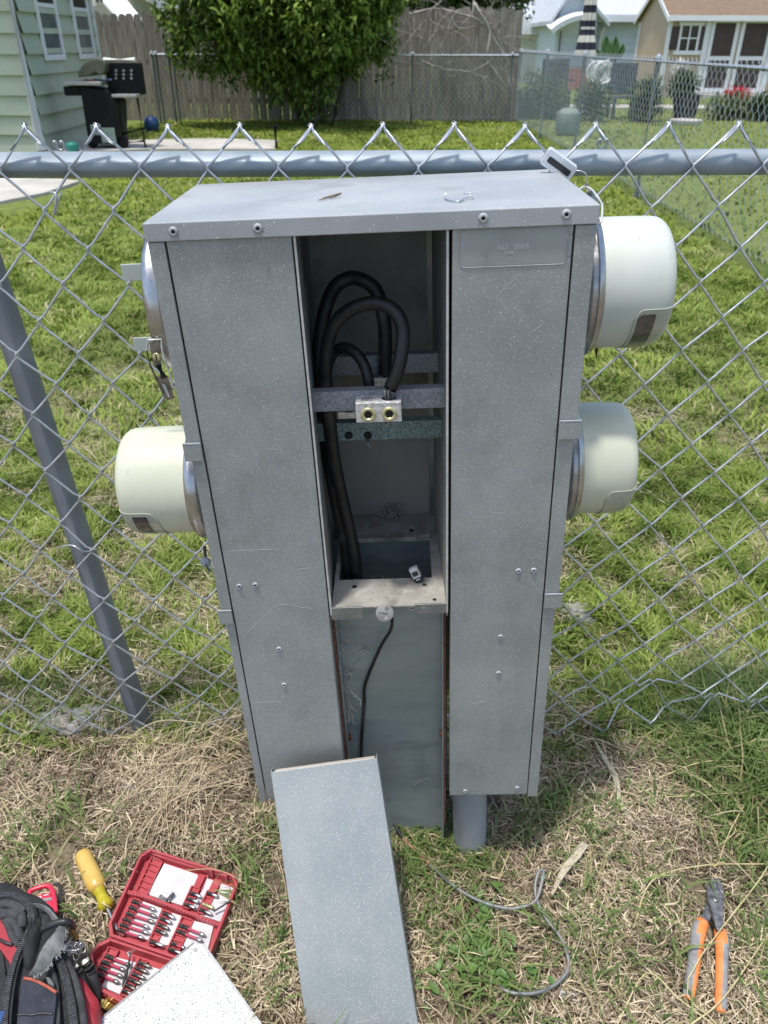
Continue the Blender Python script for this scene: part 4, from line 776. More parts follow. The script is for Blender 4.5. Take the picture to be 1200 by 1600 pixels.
# shelf with a rectangular opening
SZ = .4238
a = MB(); t = .0022
a.box(-.084, .084, .004, .072, SZ-t, SZ, 'dusty'); a.box(-.084, -.0775, .0722, .178, SZ-t, SZ, 'dusty'); a.box(.0665, .084, .0722, .178, SZ-t, SZ, 'dusty'); a.box(-.084, .084, .1782, .2615, SZ-t, SZ, 'dusty')
a.box(-.0775, .0665, .1782, .1796, SZ+.0002, SZ+.006, 'dusty')
shelf = a.build('shelf', box)
def hole(px, py, r, ry=None):
    c = BZ(px, py, SZ); b = MB(); b.lathe([(r, 0), (.0001, .0001)], T=TR(c.x, c.y, SZ+.0006), n=18, m='dark', caps=False); b.lathe([(r*1.15, 0), (r*1.1, .0005), (r*.98, .0004)], T=TR(c.x, c.y, SZ+.0002), n=18, m='dusty', caps=False); b.build('bolt_hole', shelf)
hole(554, 917, .0042); hole(643, 829, .0042); hole(663, 914, .0035); hole(679, 937, .003); hole(643, 951, .003)
b = MB(); c = BZ(597, 803, SZ); b.tube([(c.x+.0125*math.cos(t), c.y+.0125*math.sin(t), SZ+.0004) for t in np.linspace(0, 6.2832, 25)], .0005, 6, 'dark'); b.build('knockout', shelf)
# front lips (bent down tabs) and the knocked-out disc
for pa, pb in (((518, 951), (568, 966)), ((648, 945), (698, 956))):
    A = BL(*pa, .002); B = BL(*pb, .002); b = MB(); b.box(A.x, B.x, .0005, .0032, B.z-.001, max(A.z, SZ+.0005)+.0015, 'galv'); b.build('lip_tab', shelf, bevel=.0004)
c = BL(601, 958, -.004); b = MB(); T = TR(c.x, c.y, c.z) @ RX(62) @ RY(4)
b.lathe([(.0001, .0011), (.0125, .0011), (.0132, .0006), (.0132, -.0006), (.0001, -.0008)], T=T, n=32, m='disc', caps=False); b.box(-.009, .004, -.0004, .0004, .0012, .0016, 'dark', T=T @ RZ(-8)); b.lathe([(.0032, 0), (.0032, .0012), (.0026, .0015), (.0001, .0015)], T=T @ TR(.002, -.008, .001), n=14, m='dusty'); b.lathe([(.0026, 0), (.0026, .0012), (.0001, .0015)], T=T @ TR(.003, .008, .001), n=14, m='dusty'); b.build('knockout_disc', shelf)
# lumps of debris / nest on the shelf and rear wall
rd = random.Random(2)
def crumbs(cx, cy, cz, n, sx, sy, sz, parent, name='debris', rmax=.003):
    b = MB()
    for k in range(n):
        r = rd.uniform(.0006, rmax); p = Vector((cx+rd.gauss(0, sx), cy+rd.gauss(0, sy), cz+abs(rd.gauss(0, sz)))); V = [(p.x+r*x*rd.uniform(.6, 1.3), p.y+r*y*rd.uniform(.6, 1.3), p.z+r*z*rd.uniform(.5, 1.2)) for x, y, z in ((1, 0, 0), (0, 1, 0), (-1, 0, 0), (0, -1, 0), (0, 0, 1), (0, 0, -1))]
        b.add(V, [(0, 1, 4), (1, 2, 4), (2, 3, 4), (3, 0, 4), (1, 0, 5), (2, 1, 5), (3, 2, 5), (0, 3, 5)], 'debris')
    return tag(b.build(name, parent), kind='stuff')
c = BL(612, 782, .25); crumbs(c.x, .25, SZ+.002, 160, .012, .005, .012, box)
c = BL(660, 842, .18); crumbs(.055, .176, SZ+.002, 60, .009, .003, .004, box)
c = BZ(610, 925, SZ); crumbs(0, .045, SZ, 260, .04, .02, .0005, box, rmax=.0011)
# straps
def strap(name, y, pyc, hpx, m, x0=-.0985, x1=.0975, tilt=-4):
    c = BL(600, pyc, y); h = hpx; b = MB(); f = (y-.0035)/.262; xl = -(.0845+.0155*f)-.001; xr = .0845-.0065*f+.001
    b.box(xl, xr, y, y+.0025, c.z-h/2, c.z+h/2, m); b.box(xl, xr, y+.0027, y+.016, c.z+h/2-.002, c.z+h/2, m); return b.build(name, box, bevel=.0005), c.z
s1, z1_ = strap('cross_strap', .15, 570, .028, 'strap'); s2, z2_ = strap('cross_strap', .035, 625, .027, 'strap'); s3, z3_ = strap('cross_strap', .09, 673, .027, 'strap_green')
for px, py in ((545, 680), (575, 680)):
    c = BL(px, py, .09); b = MB(); b.lathe([(.0058, 0), (.0056, .0014), (.004, .0026), (.0001, .003)], T=TR(c.x, .0898, c.z) @ RX(90), n=20, m='dark'); b.box(-.0052, .0052, -.0007, .0007, .0024, .0033, 'dark', T=TR(c.x, .0898, c.z) @ RX(90) @ RZ(38)); b.build('slotted_screw', s3)
c = BL(602, 579, .149); b = MB(); b.lathe([(.006, 0), (.0001, .0002)], T=TR(c.x, .1495, c.z) @ RX(90), n=20, m='dark', caps=False); b.build('bolt_hole', s1)
# aluminium lug blocks
def lug(px0, px1, pyb, pyt, y, dpt, name='lug_block', screws=True):
    A = BL(px0, pyb, y); B = BL(px1, pyt, y); b = MB(); b.box(A.x, B.x, y, y+dpt, A.z, B.z, 'alu'); o = b.build(name, box, bevel=.0009); w_ = (B.x-A.x)
    for k in (.27, .73):
        cx = A.x+w_*k; b = MB(); b.lathe([(.0098, .0), (.0001, .0001)], T=TR(cx, y+dpt*.5, B.z+.0003), n=24, m='dark' if k > .5 else 'lug_dark', caps=False); b.tube([(cx+.0098*math.cos(t), y+dpt*.5+.0098*math.sin(t), B.z+.0003) for t in np.linspace(0, 6.2832, 25)], .0006, 6, 'alu'); b.build('wire_port', o)
        if screws:
            b = MB(); cz = A.z+(B.z-A.z)*.42; T = TR(cx, y, cz) @ RX(90)
            b.lathe([(.0096, 0), (.0096, .0012), (.0088, .0022), (.0072, .0026), (.0060, .0020), (.0052, .0006)], T=T, n=28, m='brass', caps=False); b.lathe([(.0053, .0006), (.0047, -.0002), (.0046, -.001)], T=T, n=6, m='brass', caps=False, smooth=False); b.lathe([(.0052, .0004), (.0001, .00035)], T=T, n=6, m='dark', caps=False); b.build('hex_screw', o)
    return o, A, B
lg, LA, LB = lug(557, 627, 661, 628, .012, .024)
lg2, LC, LD = lug(572, 622, 606, 590, .13, .02, screws=False)
lg3, LE, LF = lug(528, 592, 655, 642, .075, .012, screws=False)
# stranded conductor ends
def strands(name, c, n, r, z0, z1, spread, m='alu'):
    b = MB()
    for k in range(n):
        t = rd.uniform(0, 6.28); q = r*math.sqrt(rd.random()); x, y = c[0]+q*math.cos(t), c[1]+q*math.sin(t); b.tube([(x, y, z0), (x+rd.uniform(-spread, spread), y+rd.uniform(-spread, spread), z1+rd.uniform(-.003, .003))], .0009, 5, m)
    return b.build(name, box)
wp = LA.x+(LB.x-LA.x)*.73
strands('bare_strands', (wp, .024), 19, .0065, LB.z-.004, LB.z+.010, .001); strands('bare_strands', (wp-.001, .024), 12, .007, LA.z-.009, LA.z+.002, .001)
strands('bare_strands', (BL(578, 690, .085).x, .085), 8, .006, z3_-.022, z3_-.012, .001)
# black service cables
def cable(pts, r=.0085, name='service_cable'):
    b = MB(); P_ = smooth([BL(x, y, yy) for x, y, yy in pts], 7); b.tube(P_, r, 18, 'cable'); return b.build(name, box)
cable([(610, 607, .024), (621, 580, .024), (628, 545, .03), (629, 512, .04), (617, 487, .048), (596, 475, .055), (570, 475, .06), (543, 487, .065), (521, 510, .07), (511, 545, .075), (509, 590, .078), (514, 640, .08), (519, 690, .08), (527, 740, .085), (538, 790, .09), (549, 840, .095), (556, 890, .1), (560, 960, .1)], .0088)
cable([(601, 590, .14), (602, 545, .14), (600, 500, .14), (588, 455, .15), (567, 438, .155), (545, 435, .16), (524, 448, .155), (510, 478, .14), (501, 520, .13), (497, 570, .12), (500, 620, .115), (508, 680, .112), (517, 740, .11), (528, 800, .11), (541, 860, .112), (545, 950, .11)], .0095)
cable([(577, 635, .07), (577, 605, .07), (572, 578, .075), (560, 556, .085), (545, 545, .095), (530, 545, .105), (517, 558, .11), (510, 590, .1), (511, 660, .095), (522, 740, .1), (538, 800, .125), (555, 860, .13), (562, 940, .13)], .0075)
# lower plate, rusty edged post channel
gz = -.21
a = MB(); a.box(-.082, .079, .060, .0625, gz, SZ-.014, 'plate'); lower = a.build('lower_plate', box)
a = MB(); a.box(.0792, .0815, .0300, .0650, gz, SZ-.014, 'plate'); a.build('lower_plate_flange', box); a = MB(); a.box(-.0845, -.0822, .0300, .0650, gz, SZ-.014, 'plate'); a.build('lower_plate_flange', box)
a = MB(); a.box(.0822, .0852, .026, .060, gz+.1, SZ-.02, 'rust'); a.build('rusty_angle', box, bevel=.0008); a = MB(); a.box(-.0885, -.0852, .022, .06, gz+.1, SZ-.02, 'rust'); a.build('rusty_angle', box, bevel=.0008)
for px, py, x in ((684, 1146, .078), (546, 1152, -.081)):
    c = BL(px, py, .045); b = MB(); b.lathe([(.0062, -.003), (.0062, .004)], T=TR(x, .045, c.z) @ RY(90), n=6, m='rust', smooth=False); b.build('bolt', box)
a = MB(); a.box(-.10, .098, .2, .2022, gz, SZ-.01, 'plate'); a.build('rear_plate', box)
# grey conduit under the right panel
c = G(737, 1337); ct = thing('conduit', 'short grey plastic conduit coming out of the ground under the right panel', 'conduit', Vector((c.x-.002, c.y+.02, 0)))
a = MB(); topc = BW @ Vector((.128, .045, .03)); bs = Vector((c.x-.002, c.y+.02, 0)); dT = (topc-bs); ax_ = frame_axes(dT); TT = Matrix(ax_).transposed().to_4x4(); Lp = dT.length
a.lathe([(.0312, -.05)]+[(.0312, Lp*k/6) for k in range(7)], T=TT, n=64, m='pvc', caps=False); a.build('pipe', ct, autosmooth=False)
# scratches on the panels, cobweb and dry roots in the gap
def scratch(lst, parent, m='scratch'):
    for pts in lst:
        b = MB(); b.tube([Vector((v.x, PY-.0000, v.z)) for v in smooth([BL(x, y, PY) for x, y in pts], 4)], .00022, 4, m); b.build('scratch', parent, autosmooth=False)
scratch([[(354, 862), (380, 860), (440, 858)], [(397, 1098), (418, 1097), (438, 1096)], [(375, 1000), (410, 965), (435, 945), (470, 948)], [(462, 890), (486, 887)], [(300, 520), (306, 524)], [(470, 740), (478, 760)], [(412, 700), (440, 704)], [(350, 600), (352, 630)], [(463, 948), (490, 951)]], lpn)
scratch([[(770, 470), (800, 440), (812, 428)], [(740, 610), (746, 640)], [(830, 520), (850, 505)], [(760, 800), (790, 803)], [(735, 1100), (760, 1096)], [(718, 560), (722, 700)]], rpn)
b = MB(); rg_ = random.Random(12)
for k in range(46):
    x0, y0 = rg_.uniform(520, 545), rg_.uniform(965, 1110); P_ = [BL(x0, y0, .03)]
    for j in range(4): P_.append(P_[-1]+Vector((rg_.uniform(-.006, .008), rg_.uniform(-.005, .004), rg_.uniform(-.014, .004))))
    b.tube(smooth(P_, 3), rg_.uniform(.00025, .0006), 4, rg_.choice(('fray', 'straw', 'straw_dark')))
b.tube([BL(600+240*0+x, y, .0585) for x, y in ((44, 1232), (52, 1222), (62, 1218), (70, 1217))], .0004, 4, 'fray'); b.tube([BL(x, y, .0585) for x, y in ((548, 1052), (556, 1038), (564, 1028))], .0004, 4, 'fray')
tag(b.build('dry_roots', box, autosmooth=False), kind='stuff')
crumbs(BL(570, 1017, .058).x, .058, BL(570, 1017, .058).z, 14, .004, .001, .004, box)
# ------------------------------------------------------------------ meters
def mT(px, py, y, xs, side):     # axis points outwards along local x
    c = BL(px, py, y); return TR(xs*side, y, c.z) @ RY(90*side)
def meter(T, x0, L, Rr, m, nm, win, side, darkwin):
    t = MB(); mo = thing('tmp', 'x', 'x'); bpy.data.objects.remove(mo)
    b = MB(); prof = [(Rr*1.0, 0), (Rr*.998, L*.5), (Rr*.985, L-.018)]
    for k in range(1, 9): a_ = k/8*math.pi/2; prof.append((Rr*.985-.018*(1-math.cos(a_)), L-.018+.018*math.sin(a_)))
    prof += [(Rr*.5, L+.0012), (.0005, L+.0015)]
    b.lathe(prof, T=T, n=72, m=m, caps=False); o = b.build('meter', box, autosmooth=False)
    # window patch on the lower outer quarter
    u0, u1, th0, th1 = win; rows = []; ns = 16
    for i in range(ns+1):
        f = i/ns; row = []
        for j in range(ns+1):
            g_ = j/ns; ua = u0+(u1-u0)*g_
            if g_ < .2: lo = .0+.16*(1-math.sqrt(max(0, 1-((.2-g_)/.2)**2)))
            else: lo = 0
            th = th0+(th1-th0)*(lo+(1-lo)*f); z = L*ua
            if z <= L-.018: r = Rr*(.998 if ua > .5 else 1)-(Rr*.013 if ua > .6 else 0)*min(1, (ua-.5)/.35)
            else: a_ = math.asin(min(1, (z-(L-.018))/.018)); r = Rr*.985-.018*(1-math.cos(a_))
            r += .0011; row.append((r*math.cos(R(th)), r*math.sin(R(th)), z+.0004))
        rows.append(row)
    b = MB(); b.grid(rows, 'window', T=T); 
    wo_ = b.build('meter_window', o, solid=0, autosmooth=False)
    if darkwin:
        d0, d1, e0, e1 = darkwin; rows2 = []
        for i in range(int(d0*ns), int(d1*ns)+1): rows2.append([tuple(Vector(rows[i][j])*1.0+Vector((rows[i][j][0], rows[i][j][1], 0)).normalized()*.0006) for j in range(int(e0*ns), int(e1*ns)+1)])
        b = MB(); b.grid(rows2, 'window_dark', T=T); b.build('meter_display', o, autosmooth=False)
    edge = rows[0]; b = MB(); pts = [rows[i][0] for i in range(ns, -1, -1)] + rows[0]; b.tube([Vector(p) for p in pts], .0006, 6, m, T=T); b.build('window_rim', o)
    return o
def ring(T, Rr, wd, off):
    b = MB(); b.lathe([(Rr-.004, off-.001), (Rr+.004, off), (Rr+.0075, off+.004), (Rr+.0065, off+wd*.45), (Rr+.0085, off+wd*.55), (Rr+.0055, off+wd-.002), (Rr-.001, off+wd)], T=T, n=80, m='steel', caps=False); return b.build('sealing_ring', box)
def hub(T, Rr, x0, x1, m='paint'):
    b = MB(); b.lathe([(Rr, x0), (Rr-.002, x1-.003), (Rr-.005, x1)], T=T, n=64, m=m, caps=True); return b.build('meter_socket', box)
# angle convention: T maps local x -> -z*side ... found by axis test below
def th_of(T, want):     # want: box-frame direction (y,z) -> local angle in degrees
    v = T.to_3x3().inverted() @ Vector((0, want[0], want[1])); return math.degrees(math.atan2(v.y, v.x))
def add_meter(px, py, y, side, xb, xr, xo, Rr, m, dark):
    T = mT(px, py, y, 0, side); hub(T, Rr-.001, .236, xr); ring(T, Rr, (xb-xr), xr)
    T2 = T @ TR(0, 0, xb-.002)
    def dirn(deg): return (-math.cos(R(deg)), math.sin(R(deg)))    # 0 = facing the viewer, 90 = up
    a0 = th_of(T, dirn(-8)); a1 = th_of(T, dirn(-80))
    if a1-a0 > 180: a1 -= 360
    if a1-a0 < -180: a1 += 360
    return meter(T2, xb, xo-xb+.002, Rr-.002, m, '', (.46, 1.0, a0, a1), side, dark), T
add_meter(1000, 441, .14, 1, .2815, .2615, BL(1055, 441, .08).x, .0850, 'meter', (.12, .95, .12, .55))
add_meter(930, 715, .14, 1, .2800, .2600, BL(998, 715, .08).x, .0850, 'meter_y', None)
add_meter(235, 750, .14, -1, .2860, .2640, -BL(180, 750, .085).x, .0835, 'meter_y', (.1, .72, .3, .68))
# upper left socket: ring only, flat blank plate, two tabs, latch
T = mT(225, 465, .14, 0, -1); hub(T, .090, .236, .262); ring(T, .0885, .024, .262)
b = MB(); b.lathe([(.0885, .2845), (.001, .2847)], T=T, n=64, m='steel', caps=False); b.build('blank_plate', box)
for (xa, xb_, ya, yb) in ((193, 216, 412, 440), (211, 231, 527, 549)):
    A = BL(xa, yb, .12); B = BL(xb_, ya, .12); b = MB(); b.box(A.x, max(B.x, -.28), .12, .122, A.z, B.z, 'tab'); b.build('cover_tab', box, bevel=.001)
# sealing latches hanging on the rings
def latch(name, pts_px, y, label=None):
    o = bpy.data.objects.new(name, None); C.objects.link(o); o.parent = box; return o
b = MB(); yl = .045
def q_(px, py, dy=0): return BL(px, py, yl+dy)
P0_, P1_, P2_, P3_ = q_(236, 532), q_(249, 532), q_(262, 580), q_(247, 585)
b.tube([q_(229, 548), q_(232, 531), q_(252, 530), q_(253, 545), q_(262, 575), q_(270, 600)], .0014, 8, 'galv_edge'); b.tube([q_(229, 548), q_(235, 572), q_(248, 600), q_(258, 622)], .0013, 8, 'dsteel')
b.hexa([q_(233, 534, .003), q_(249, 534, .003), q_(252, 570, .003), q_(240, 572, .003)], [q_(233, 534), q_(249, 534), q_(252, 570), q_(240, 572)], 'dsteel')
b.hexa([q_(243, 588, .004), q_(262, 588, .004), q_(273, 622, .004), q_(261, 626, .004)], [q_(243, 588), q_(262, 588), q_(273, 622), q_(261, 626)], 'dsteel')
b.hexa([q_(253, 600, -.001), q_(258, 600, -.001), q_(266, 620, -.001), q_(263, 621, -.001)], [q_(253, 600, -.0016), q_(258, 600, -.0016), q_(266, 620, -.0016), q_(263, 621, -.0016)], 'tab')
b.tube([q_(247, 570), q_(256, 590)], .0045, 10, 'dark'); b.build('ring_latch', box)
c = q_(245, 557, -.003); b = MB(); b.lathe([(.0052, 0), (.0052, .002), (.004, .003), (.0001, .003)], T=TR(c.x, c.y, c.z) @ RX(90), n=16, m='brass'); b.box(-.0008, .0008, -.005, .005, .003, .0034, 'dark', T=TR(c.x, c.y, c.z) @ RX(90)); b.build('latch_screw', box)
yl = .09; c = q_(322, 877); b = MB(); b.lathe([(.008, 0), (.0085, .003), (.007, .006), (.0001, .0062)], T=TR(c.x, c.y, c.z) @ RX(80), n=18, m='latch_grey'); b.tube([c+Vector((.0, 0, .004)), c+Vector((-.001, .01, .022))], .0022, 6, 'black'); b.tube([c+Vector((0, -.006, .0)), c+Vector((.004, -.004, -.016))], .003, 6, 'latch_grey'); b.build('seal_tag', box)
yl = .12; b = MB(); A = BL(932, 545, .10); b.tube([A, A+Vector((.001, 0, -.012))], [.003, .0008], 6, 'rust'); b.build('hanging_thread', box)
# upper right latch screw cluster by the cap corner
def cc(px, py, y=.16): return BL(px, py, y)
b = MB(); b.hexa([cc(903, 306, .10), cc(925, 305, .10), cc(936, 322, .06), cc(912, 322, .06)], [v+Vector((0, 0, .003)) for v in (cc(903, 306, .10), cc(925, 305, .10), cc(936, 322, .06), cc(912, 322, .06))], 'galv')
b.tube(smooth([cc(902, 300, .1), cc(912, 292, .1), cc(924, 296, .09), cc(935, 310, .07), cc(941, 322, .05), cc(939, 345, .03), cc(934, 352, .03)], 4), .0014, 7, 'galv_edge'); b.tube([cc(916, 288, .1), cc(921, 300, .09), cc(924, 306, .09)], .0025, 7, 'dsteel'); b.tube([cc(905, 303, .1), cc(915, 306, .1), cc(930, 318, .07)], .002, 7, 'galv'); b.build('ring_latch', box)
# ------------------------------------------------------------------ things lying on / near the pedestal
TOPZ = H
def topP(px, py, dz=0): return BW @ BZ(px, py, TOPZ+dz)
# clear seal on a wire, at the cap's back right corner
s0 = BW @ BL(873, 257, .235); sl_ = thing('meter_seal', 'clear plastic wire seal with black insert perched on the back right corner of the cap', 'seal', Matrix.Translation(s0) @ RX(-8) @ RY(32) @ RX(20))
b = MB(); hw, hh, dp = .0235, .0115, .0055; rr = rrect(-hw, hw, -hh, hh, .004); b.prism(rr, -dp, dp, 'clear', T=RX(90)); b.build('seal_body', sl_, bevel=.001)
b = MB(); rr = rrect(-hw*.72, hw*.8, -.0045, .0035, .002); b.prism(rr, dp-.001, dp+.0006, 'black', T=RX(90)); b.build('seal_insert', sl_)
text('C C 7 4 E', .0055, TR(-.013, -dp-.0009, -.0095) @ RX(90), sl_, 'white_mark', .0001)
b = MB(); b.tube(smooth([(.0225, 0, .004), (.028, 0, .009), (.038, .0, .010), (.045, 0, .0), (.043, 0, -.012), (.036, 0, -.02)], 4), .0008, 6, 'wire'); b.tube(smooth([(-.008, 0, -.011), (.004, .006, -.022), (.012, .006, -.03)], 4), .0009, 6, 'wire'); b.build('seal_wire', sl_)
# twig and bent wire on the cap
p = [topP(497, 313, .0015), topP(508, 309, .002), topP(522, 306, .003), topP(533, 302, .004)]; b = MB(); b.tube(smooth([v-p[0] for v in p], 4), [.0006]*3+[.0012]*3+[.0018]*4+[.0014]*2+[.001], 7, 'twig'); o = b.build('twig'); o.location = p[0]; tag(o, 'small curled dry twig lying on the grey cap', 'twig')
p = [topP(696, 303, .004), topP(695, 309, .0015), topP(700, 312, .0015), topP(715, 315, .0015), topP(721, 313, .0015), topP(728, 308, .003), topP(737, 305, .005), topP(737, 302, .005), topP(724, 303, .005)]; b = MB(); b.tube(smooth([v-p[0] for v in p], 4), .0009, 7, 'wire'); o = b.build('bent_wire'); o.location = p[0]; tag(o, 'small bent silver wire lying on the grey cap', 'wire')
# black and clear clip standing on the shelf
c = BW @ BZ(655, 908, SZ); cl = thing('meter_seal', 'small clear and black plastic clip standing on the dusty shelf inside the pedestal', 'seal', Matrix.Translation(c+Vector((-.004, 0, .011))) @ RY(-28) @ RX(-12))
b = MB(); b.box(-.0065, .0065, -.0045, .0045, -.003, .0145, 'clear'); b.build('seal_body', cl, bevel=.001); b = MB(); b.box(-.0045, .0045, -.0052, .002, .001, .0085, 'black'); b.box(-.006, .006, -.004, .004, -.011, -.0035, 'black'); b.box(-.003, .003, -.0056, -.005, -.006, -.0045, 'white_mark'); b.build('seal_insert', cl, bevel=.0006)
# ground wire: from the shelf, down the plate, out across the grass
bw_ = [BW @ BL(613, 966, .003), BW @ BL(610, 985, .02), BW @ BL(594, 1012, .045), BW @ BL(571, 1068, .056), BW @ BL(569, 1100, .056), BW @ BL(565, 1165, .056), BW @ BL(567, 1215, .05)]
gw = bw_ + [BW @ BL(590, 1245, .035), G(603, 1262, .06), G(630, 1310, .034), G(672, 1350, .032), G(710, 1385, .032), G(750, 1408, .032), G(790, 1419, .030), G(815, 1417, .03), G(836, 1408, .034), G(845, 1385, .045), G(849, 1362, .05), G(842, 1362, .048), G(836, 1385, .038), G(840, 1410, .032), G(855, 1438, .03), G(874, 1462, .03), G(886, 1490, .03), G(887, 1515, .028), G(868, 1538, .028), G(838, 1551, .028), G(805, 1552, .028), G(785, 1545, .026), G(776, 1538, .01)]
b = MB(); o0 = gw[0]; SPp = smooth([v-o0 for v in gw], 6); n1 = 6*6; b.tube(SPp[:n1+1], .0026, 10, 'cable'); n2 = 6*9; n3 = 6*11-2
b.tube(SPp[n1:n2+1], .0027, 10, 'cable'); b.tube(SPp[n2:n3-3], .0029, 10, 'copper_pink'); b.tube(SPp[n3-4:], .0031, 10, 'wire_grey'); o = b.build('ground_wire'); o.location = o0
tag(o, 'thin dark copper ground wire running down from the shelf and looping over the grass', 'wire')
# ------------------------------------------------------------------ the removed cover leaning on the pedestal
A0 = G(0, 0, 0)
def covp(px, py, s):      # point on the leaning plane
    n = Vector((0, .33, .27*1.0)); pass
tl = Yp(423, 1206, .846); tr_ = Yp(589, 1185, .846)
L_ = .44; mid = (tl+tr_)/2; ux = (tr_-tl).normalized(); wdt = (tr_-tl).length
# downward direction lies towards the viewer; the photo's centre line passes (565,1600)
def on_plane(px, py, z): return G(px, py, z)
bot = None; best = 9
for z in np.linspace(-.05, .25, 400):
    q = G(565, 1602, float(z)); dd = q-mid
    sl = abs(math.degrees(math.atan2(-dd.z, -dd.y))-53)
    if sl < best: best, bot = sl, q
dn = (bot-mid).normalized(); dn = (dn-ux*dn.dot(ux)*0).normalized(); nrm = ux.cross(dn).normalized()
if nrm.y > 0: nrm = -nrm
ux2 = dn.cross(nrm).normalized(); ux2 = ux2 if ux2.x > 0 else -ux2
nrm = (-dn).cross(ux2); nrm = ux2.cross(-dn).normalized()
CT = Matrix((ux2, -nrm if nrm.y < 0 else nrm, -dn)).transposed().to_4x4(); CT.translation = mid
cv = thing('panel_cover', 'removed long grey cover plate leaning against the front of the meter pedestal', 'cover plate', CT)
Lc = min(.5, (mid.z+.012)/max(.05, -dn.z)); hw = wdt/2
a = MB(); t = .0014
a.box(-hw, hw, 0, t, -Lc, 0, 'paint_light'); a.box(-hw, -hw+t, t, .016, -Lc, .004, 'paint_light'); a.box(hw-t, hw, t, .016, -Lc, .004, 'paint_light'); a.build('face', cv, bevel=.0012)
a = MB(); a.box(-hw+.005, hw-.005, t+.0002, .017, -.0016, .0002, 'lip'); a.build('end_lip', cv, bevel=.0005)
zz = -Lc*.97
for (u, v, wd) in ((-.006, -.430, .006),): pass
yb = -(G(560, 1588, 0)-mid).length
ft = CT.inverted()
def onc(px, py):
    o_ = ft @ O; d_ = ft.to_3x3() @ ray(px, py); return o_ + d_*((0-o_.y)/d_.y)
for k in range(9): pass
a = MB()
for (x0, y0, x1, y1) in ((556, 1599, 562, 1597), (565, 1597, 571, 1595), (574, 1595, 580, 1593), (583, 1592, 592, 1590), (594, 1583, 596, 1594), (531, 1586, 536, 1584), (512, 1588, 514, 1587)):
    A = onc(x0, y0); B = onc(x1, y1); a.tube([A+Vector((0, -.0001, 0)), B+Vector((0, -.0001, 0))], .0004, 5, 'white_mark')
for k in range(8):
    A = onc(536+k*7, 1596-k*1.6); a.tube([A, A+Vector((.0015, 0, .001))], .0003, 5, 'galv_edge')
a.build('stamped_marks', cv)
# ================================================================== tools on the ground
# bit case: traced on the ground in its own frame
def cz(X, Y, z): return G(140+X/4.8, 1310+Y/4.8, z)
co = cz(150, 730, 0); case = thing('bit_case', 'open red plastic driver bit case with white inserts lying on the grass', 'tool case', Matrix.Translation(co))
def cl_(X, Y, z): return cz(X, Y, z)-co
def cpoly(mb, pts, z0, z1, m, grow=0):
    P = [cl_(x, y, z1) for x, y in pts]; ar = sum(P[i].x*P[(i+1) % len(P)].y-P[(i+1) % len(P)].x*P[i].y for i in range(len(P)))
    if ar < 0: P = P[::-1]
    mb.prism([(p.x, p.y) for p in P], z0, z1, m); return mb
def cwall(mb, pts, z0, z1, wd, m, closed=True):
    P = [cl_(x, y, z1) for x, y in pts]; n = len(P)
    c = sum(P, Vector())/n
    inn = [p+(c-p).normalized()*wd for p in P]
    for i in range(n if closed else n-1):
        a_, b_ = P[i], P[(i+1) % n]; c_, d_ = inn[(i+1) % n], inn[i]
        q = [(v.x, v.y) for v in (a_, b_, c_, d_)]; ar = sum(q[k][0]*q[(k+1) % 4][1]-q[(k+1) % 4][0]*q[k][1] for k in range(4))
        if ar < 0: q = q[::-1]
        mb.prism(q, z0, z1, m)
lid = [(455, 75), (1085, 270), (1112, 345), (905, 865), (640, 900), (150, 730), (138, 640), (380, 120)]
bas = [(150, 745), (640, 915), (560, 1120), (300, 1270), (60, 1130), (0, 1010), (5, 850), (60, 790)]
b = MB(); cpoly(b, lid, .006, .010, 'red_case'); cwall(b, lid, .0101, .030, .006, 'red_case'); b.build('lid', case, bevel=.0008)
b = MB(); cpoly(b, bas, .006, .010, 'red_case'); cwall(b, bas, .0101, .030, .006, 'red_case'); b.build('base', case, bevel=.0008)
Zi = .0145
b = MB()
for pl in ([(560, 185), (810, 270), (820, 300), (775, 400), (705, 505), (450, 425), (440, 410)], [(880, 295), (930, 315), (925, 380), (880, 395), (800, 540), (760, 520), (850, 380)], [(985, 335), (1080, 370), (1080, 400), (985, 625), (830, 575), (960, 420)],
           [(400, 470), (545, 525), (440, 760), (270, 720)], [(600, 550), (690, 580), (600, 800), (480, 790)], [(780, 615), (930, 655), (880, 860), (700, 810)]): cpoly(b, pl, .0101, Zi, 'case_white')
b.build('insert', case, bevel=.0006)
b = MB()
for pl in ([(200, 890), (350, 930), (230, 1170), (90, 1110)], [(430, 950), (540, 985), (420, 1130), (330, 1150)]): cpoly(b, pl, .0101, Zi, 'case_white')
b.build('insert', case, bevel=.0006)
def holder(pts, n, z0=.0101, z1=.021):     # red rack: two rails with teeth between
    (ax, ay), (bx, by), wx, wy = pts; b = MB(); cpoly(b, [(ax, ay), (ax+wx, ay+wy), (bx+wx, by+wy), (bx, by)], z0+.0002, z0+.005, 'red_case')
    cpoly(b, [(ax, ay), (ax+10, ay+4), (bx+10, by+4), (bx, by)], z0+.0052, z1, 'red_case')
    cpoly(b, [(ax+wx-12, ay+wy-5), (ax+wx, ay+wy), (bx+wx, by+wy), (bx+wx-12, by+wy-5)], z0+.0052, z1-.003, 'red_case')
    for k in range(n+1):
        t = k/n; X = ax+(bx-ax)*t; Y = ay+(by-ay)*t; cpoly(b, [(X+11, Y+1), (X+wx-13, Y+wy-9), (X+wx-15, Y+wy+1), (X+9, Y+11)], z0+.0052, z1-.0015, 'red_case')
    return b.build('bit_rack', case, bevel=.0005)
holder(((322, 440), (200, 700), 72, 26), 6); holder(((548, 530), (432, 780), 68, 26), 6); holder(((690, 580), (575, 830), 92, 32), 6); holder(((762, 350), (690, 505), 68, 24), 4); holder(((880, 385), (806, 545), 66, 24), 4); holder(((462, 130), (345, 385), 88, 40), 6)
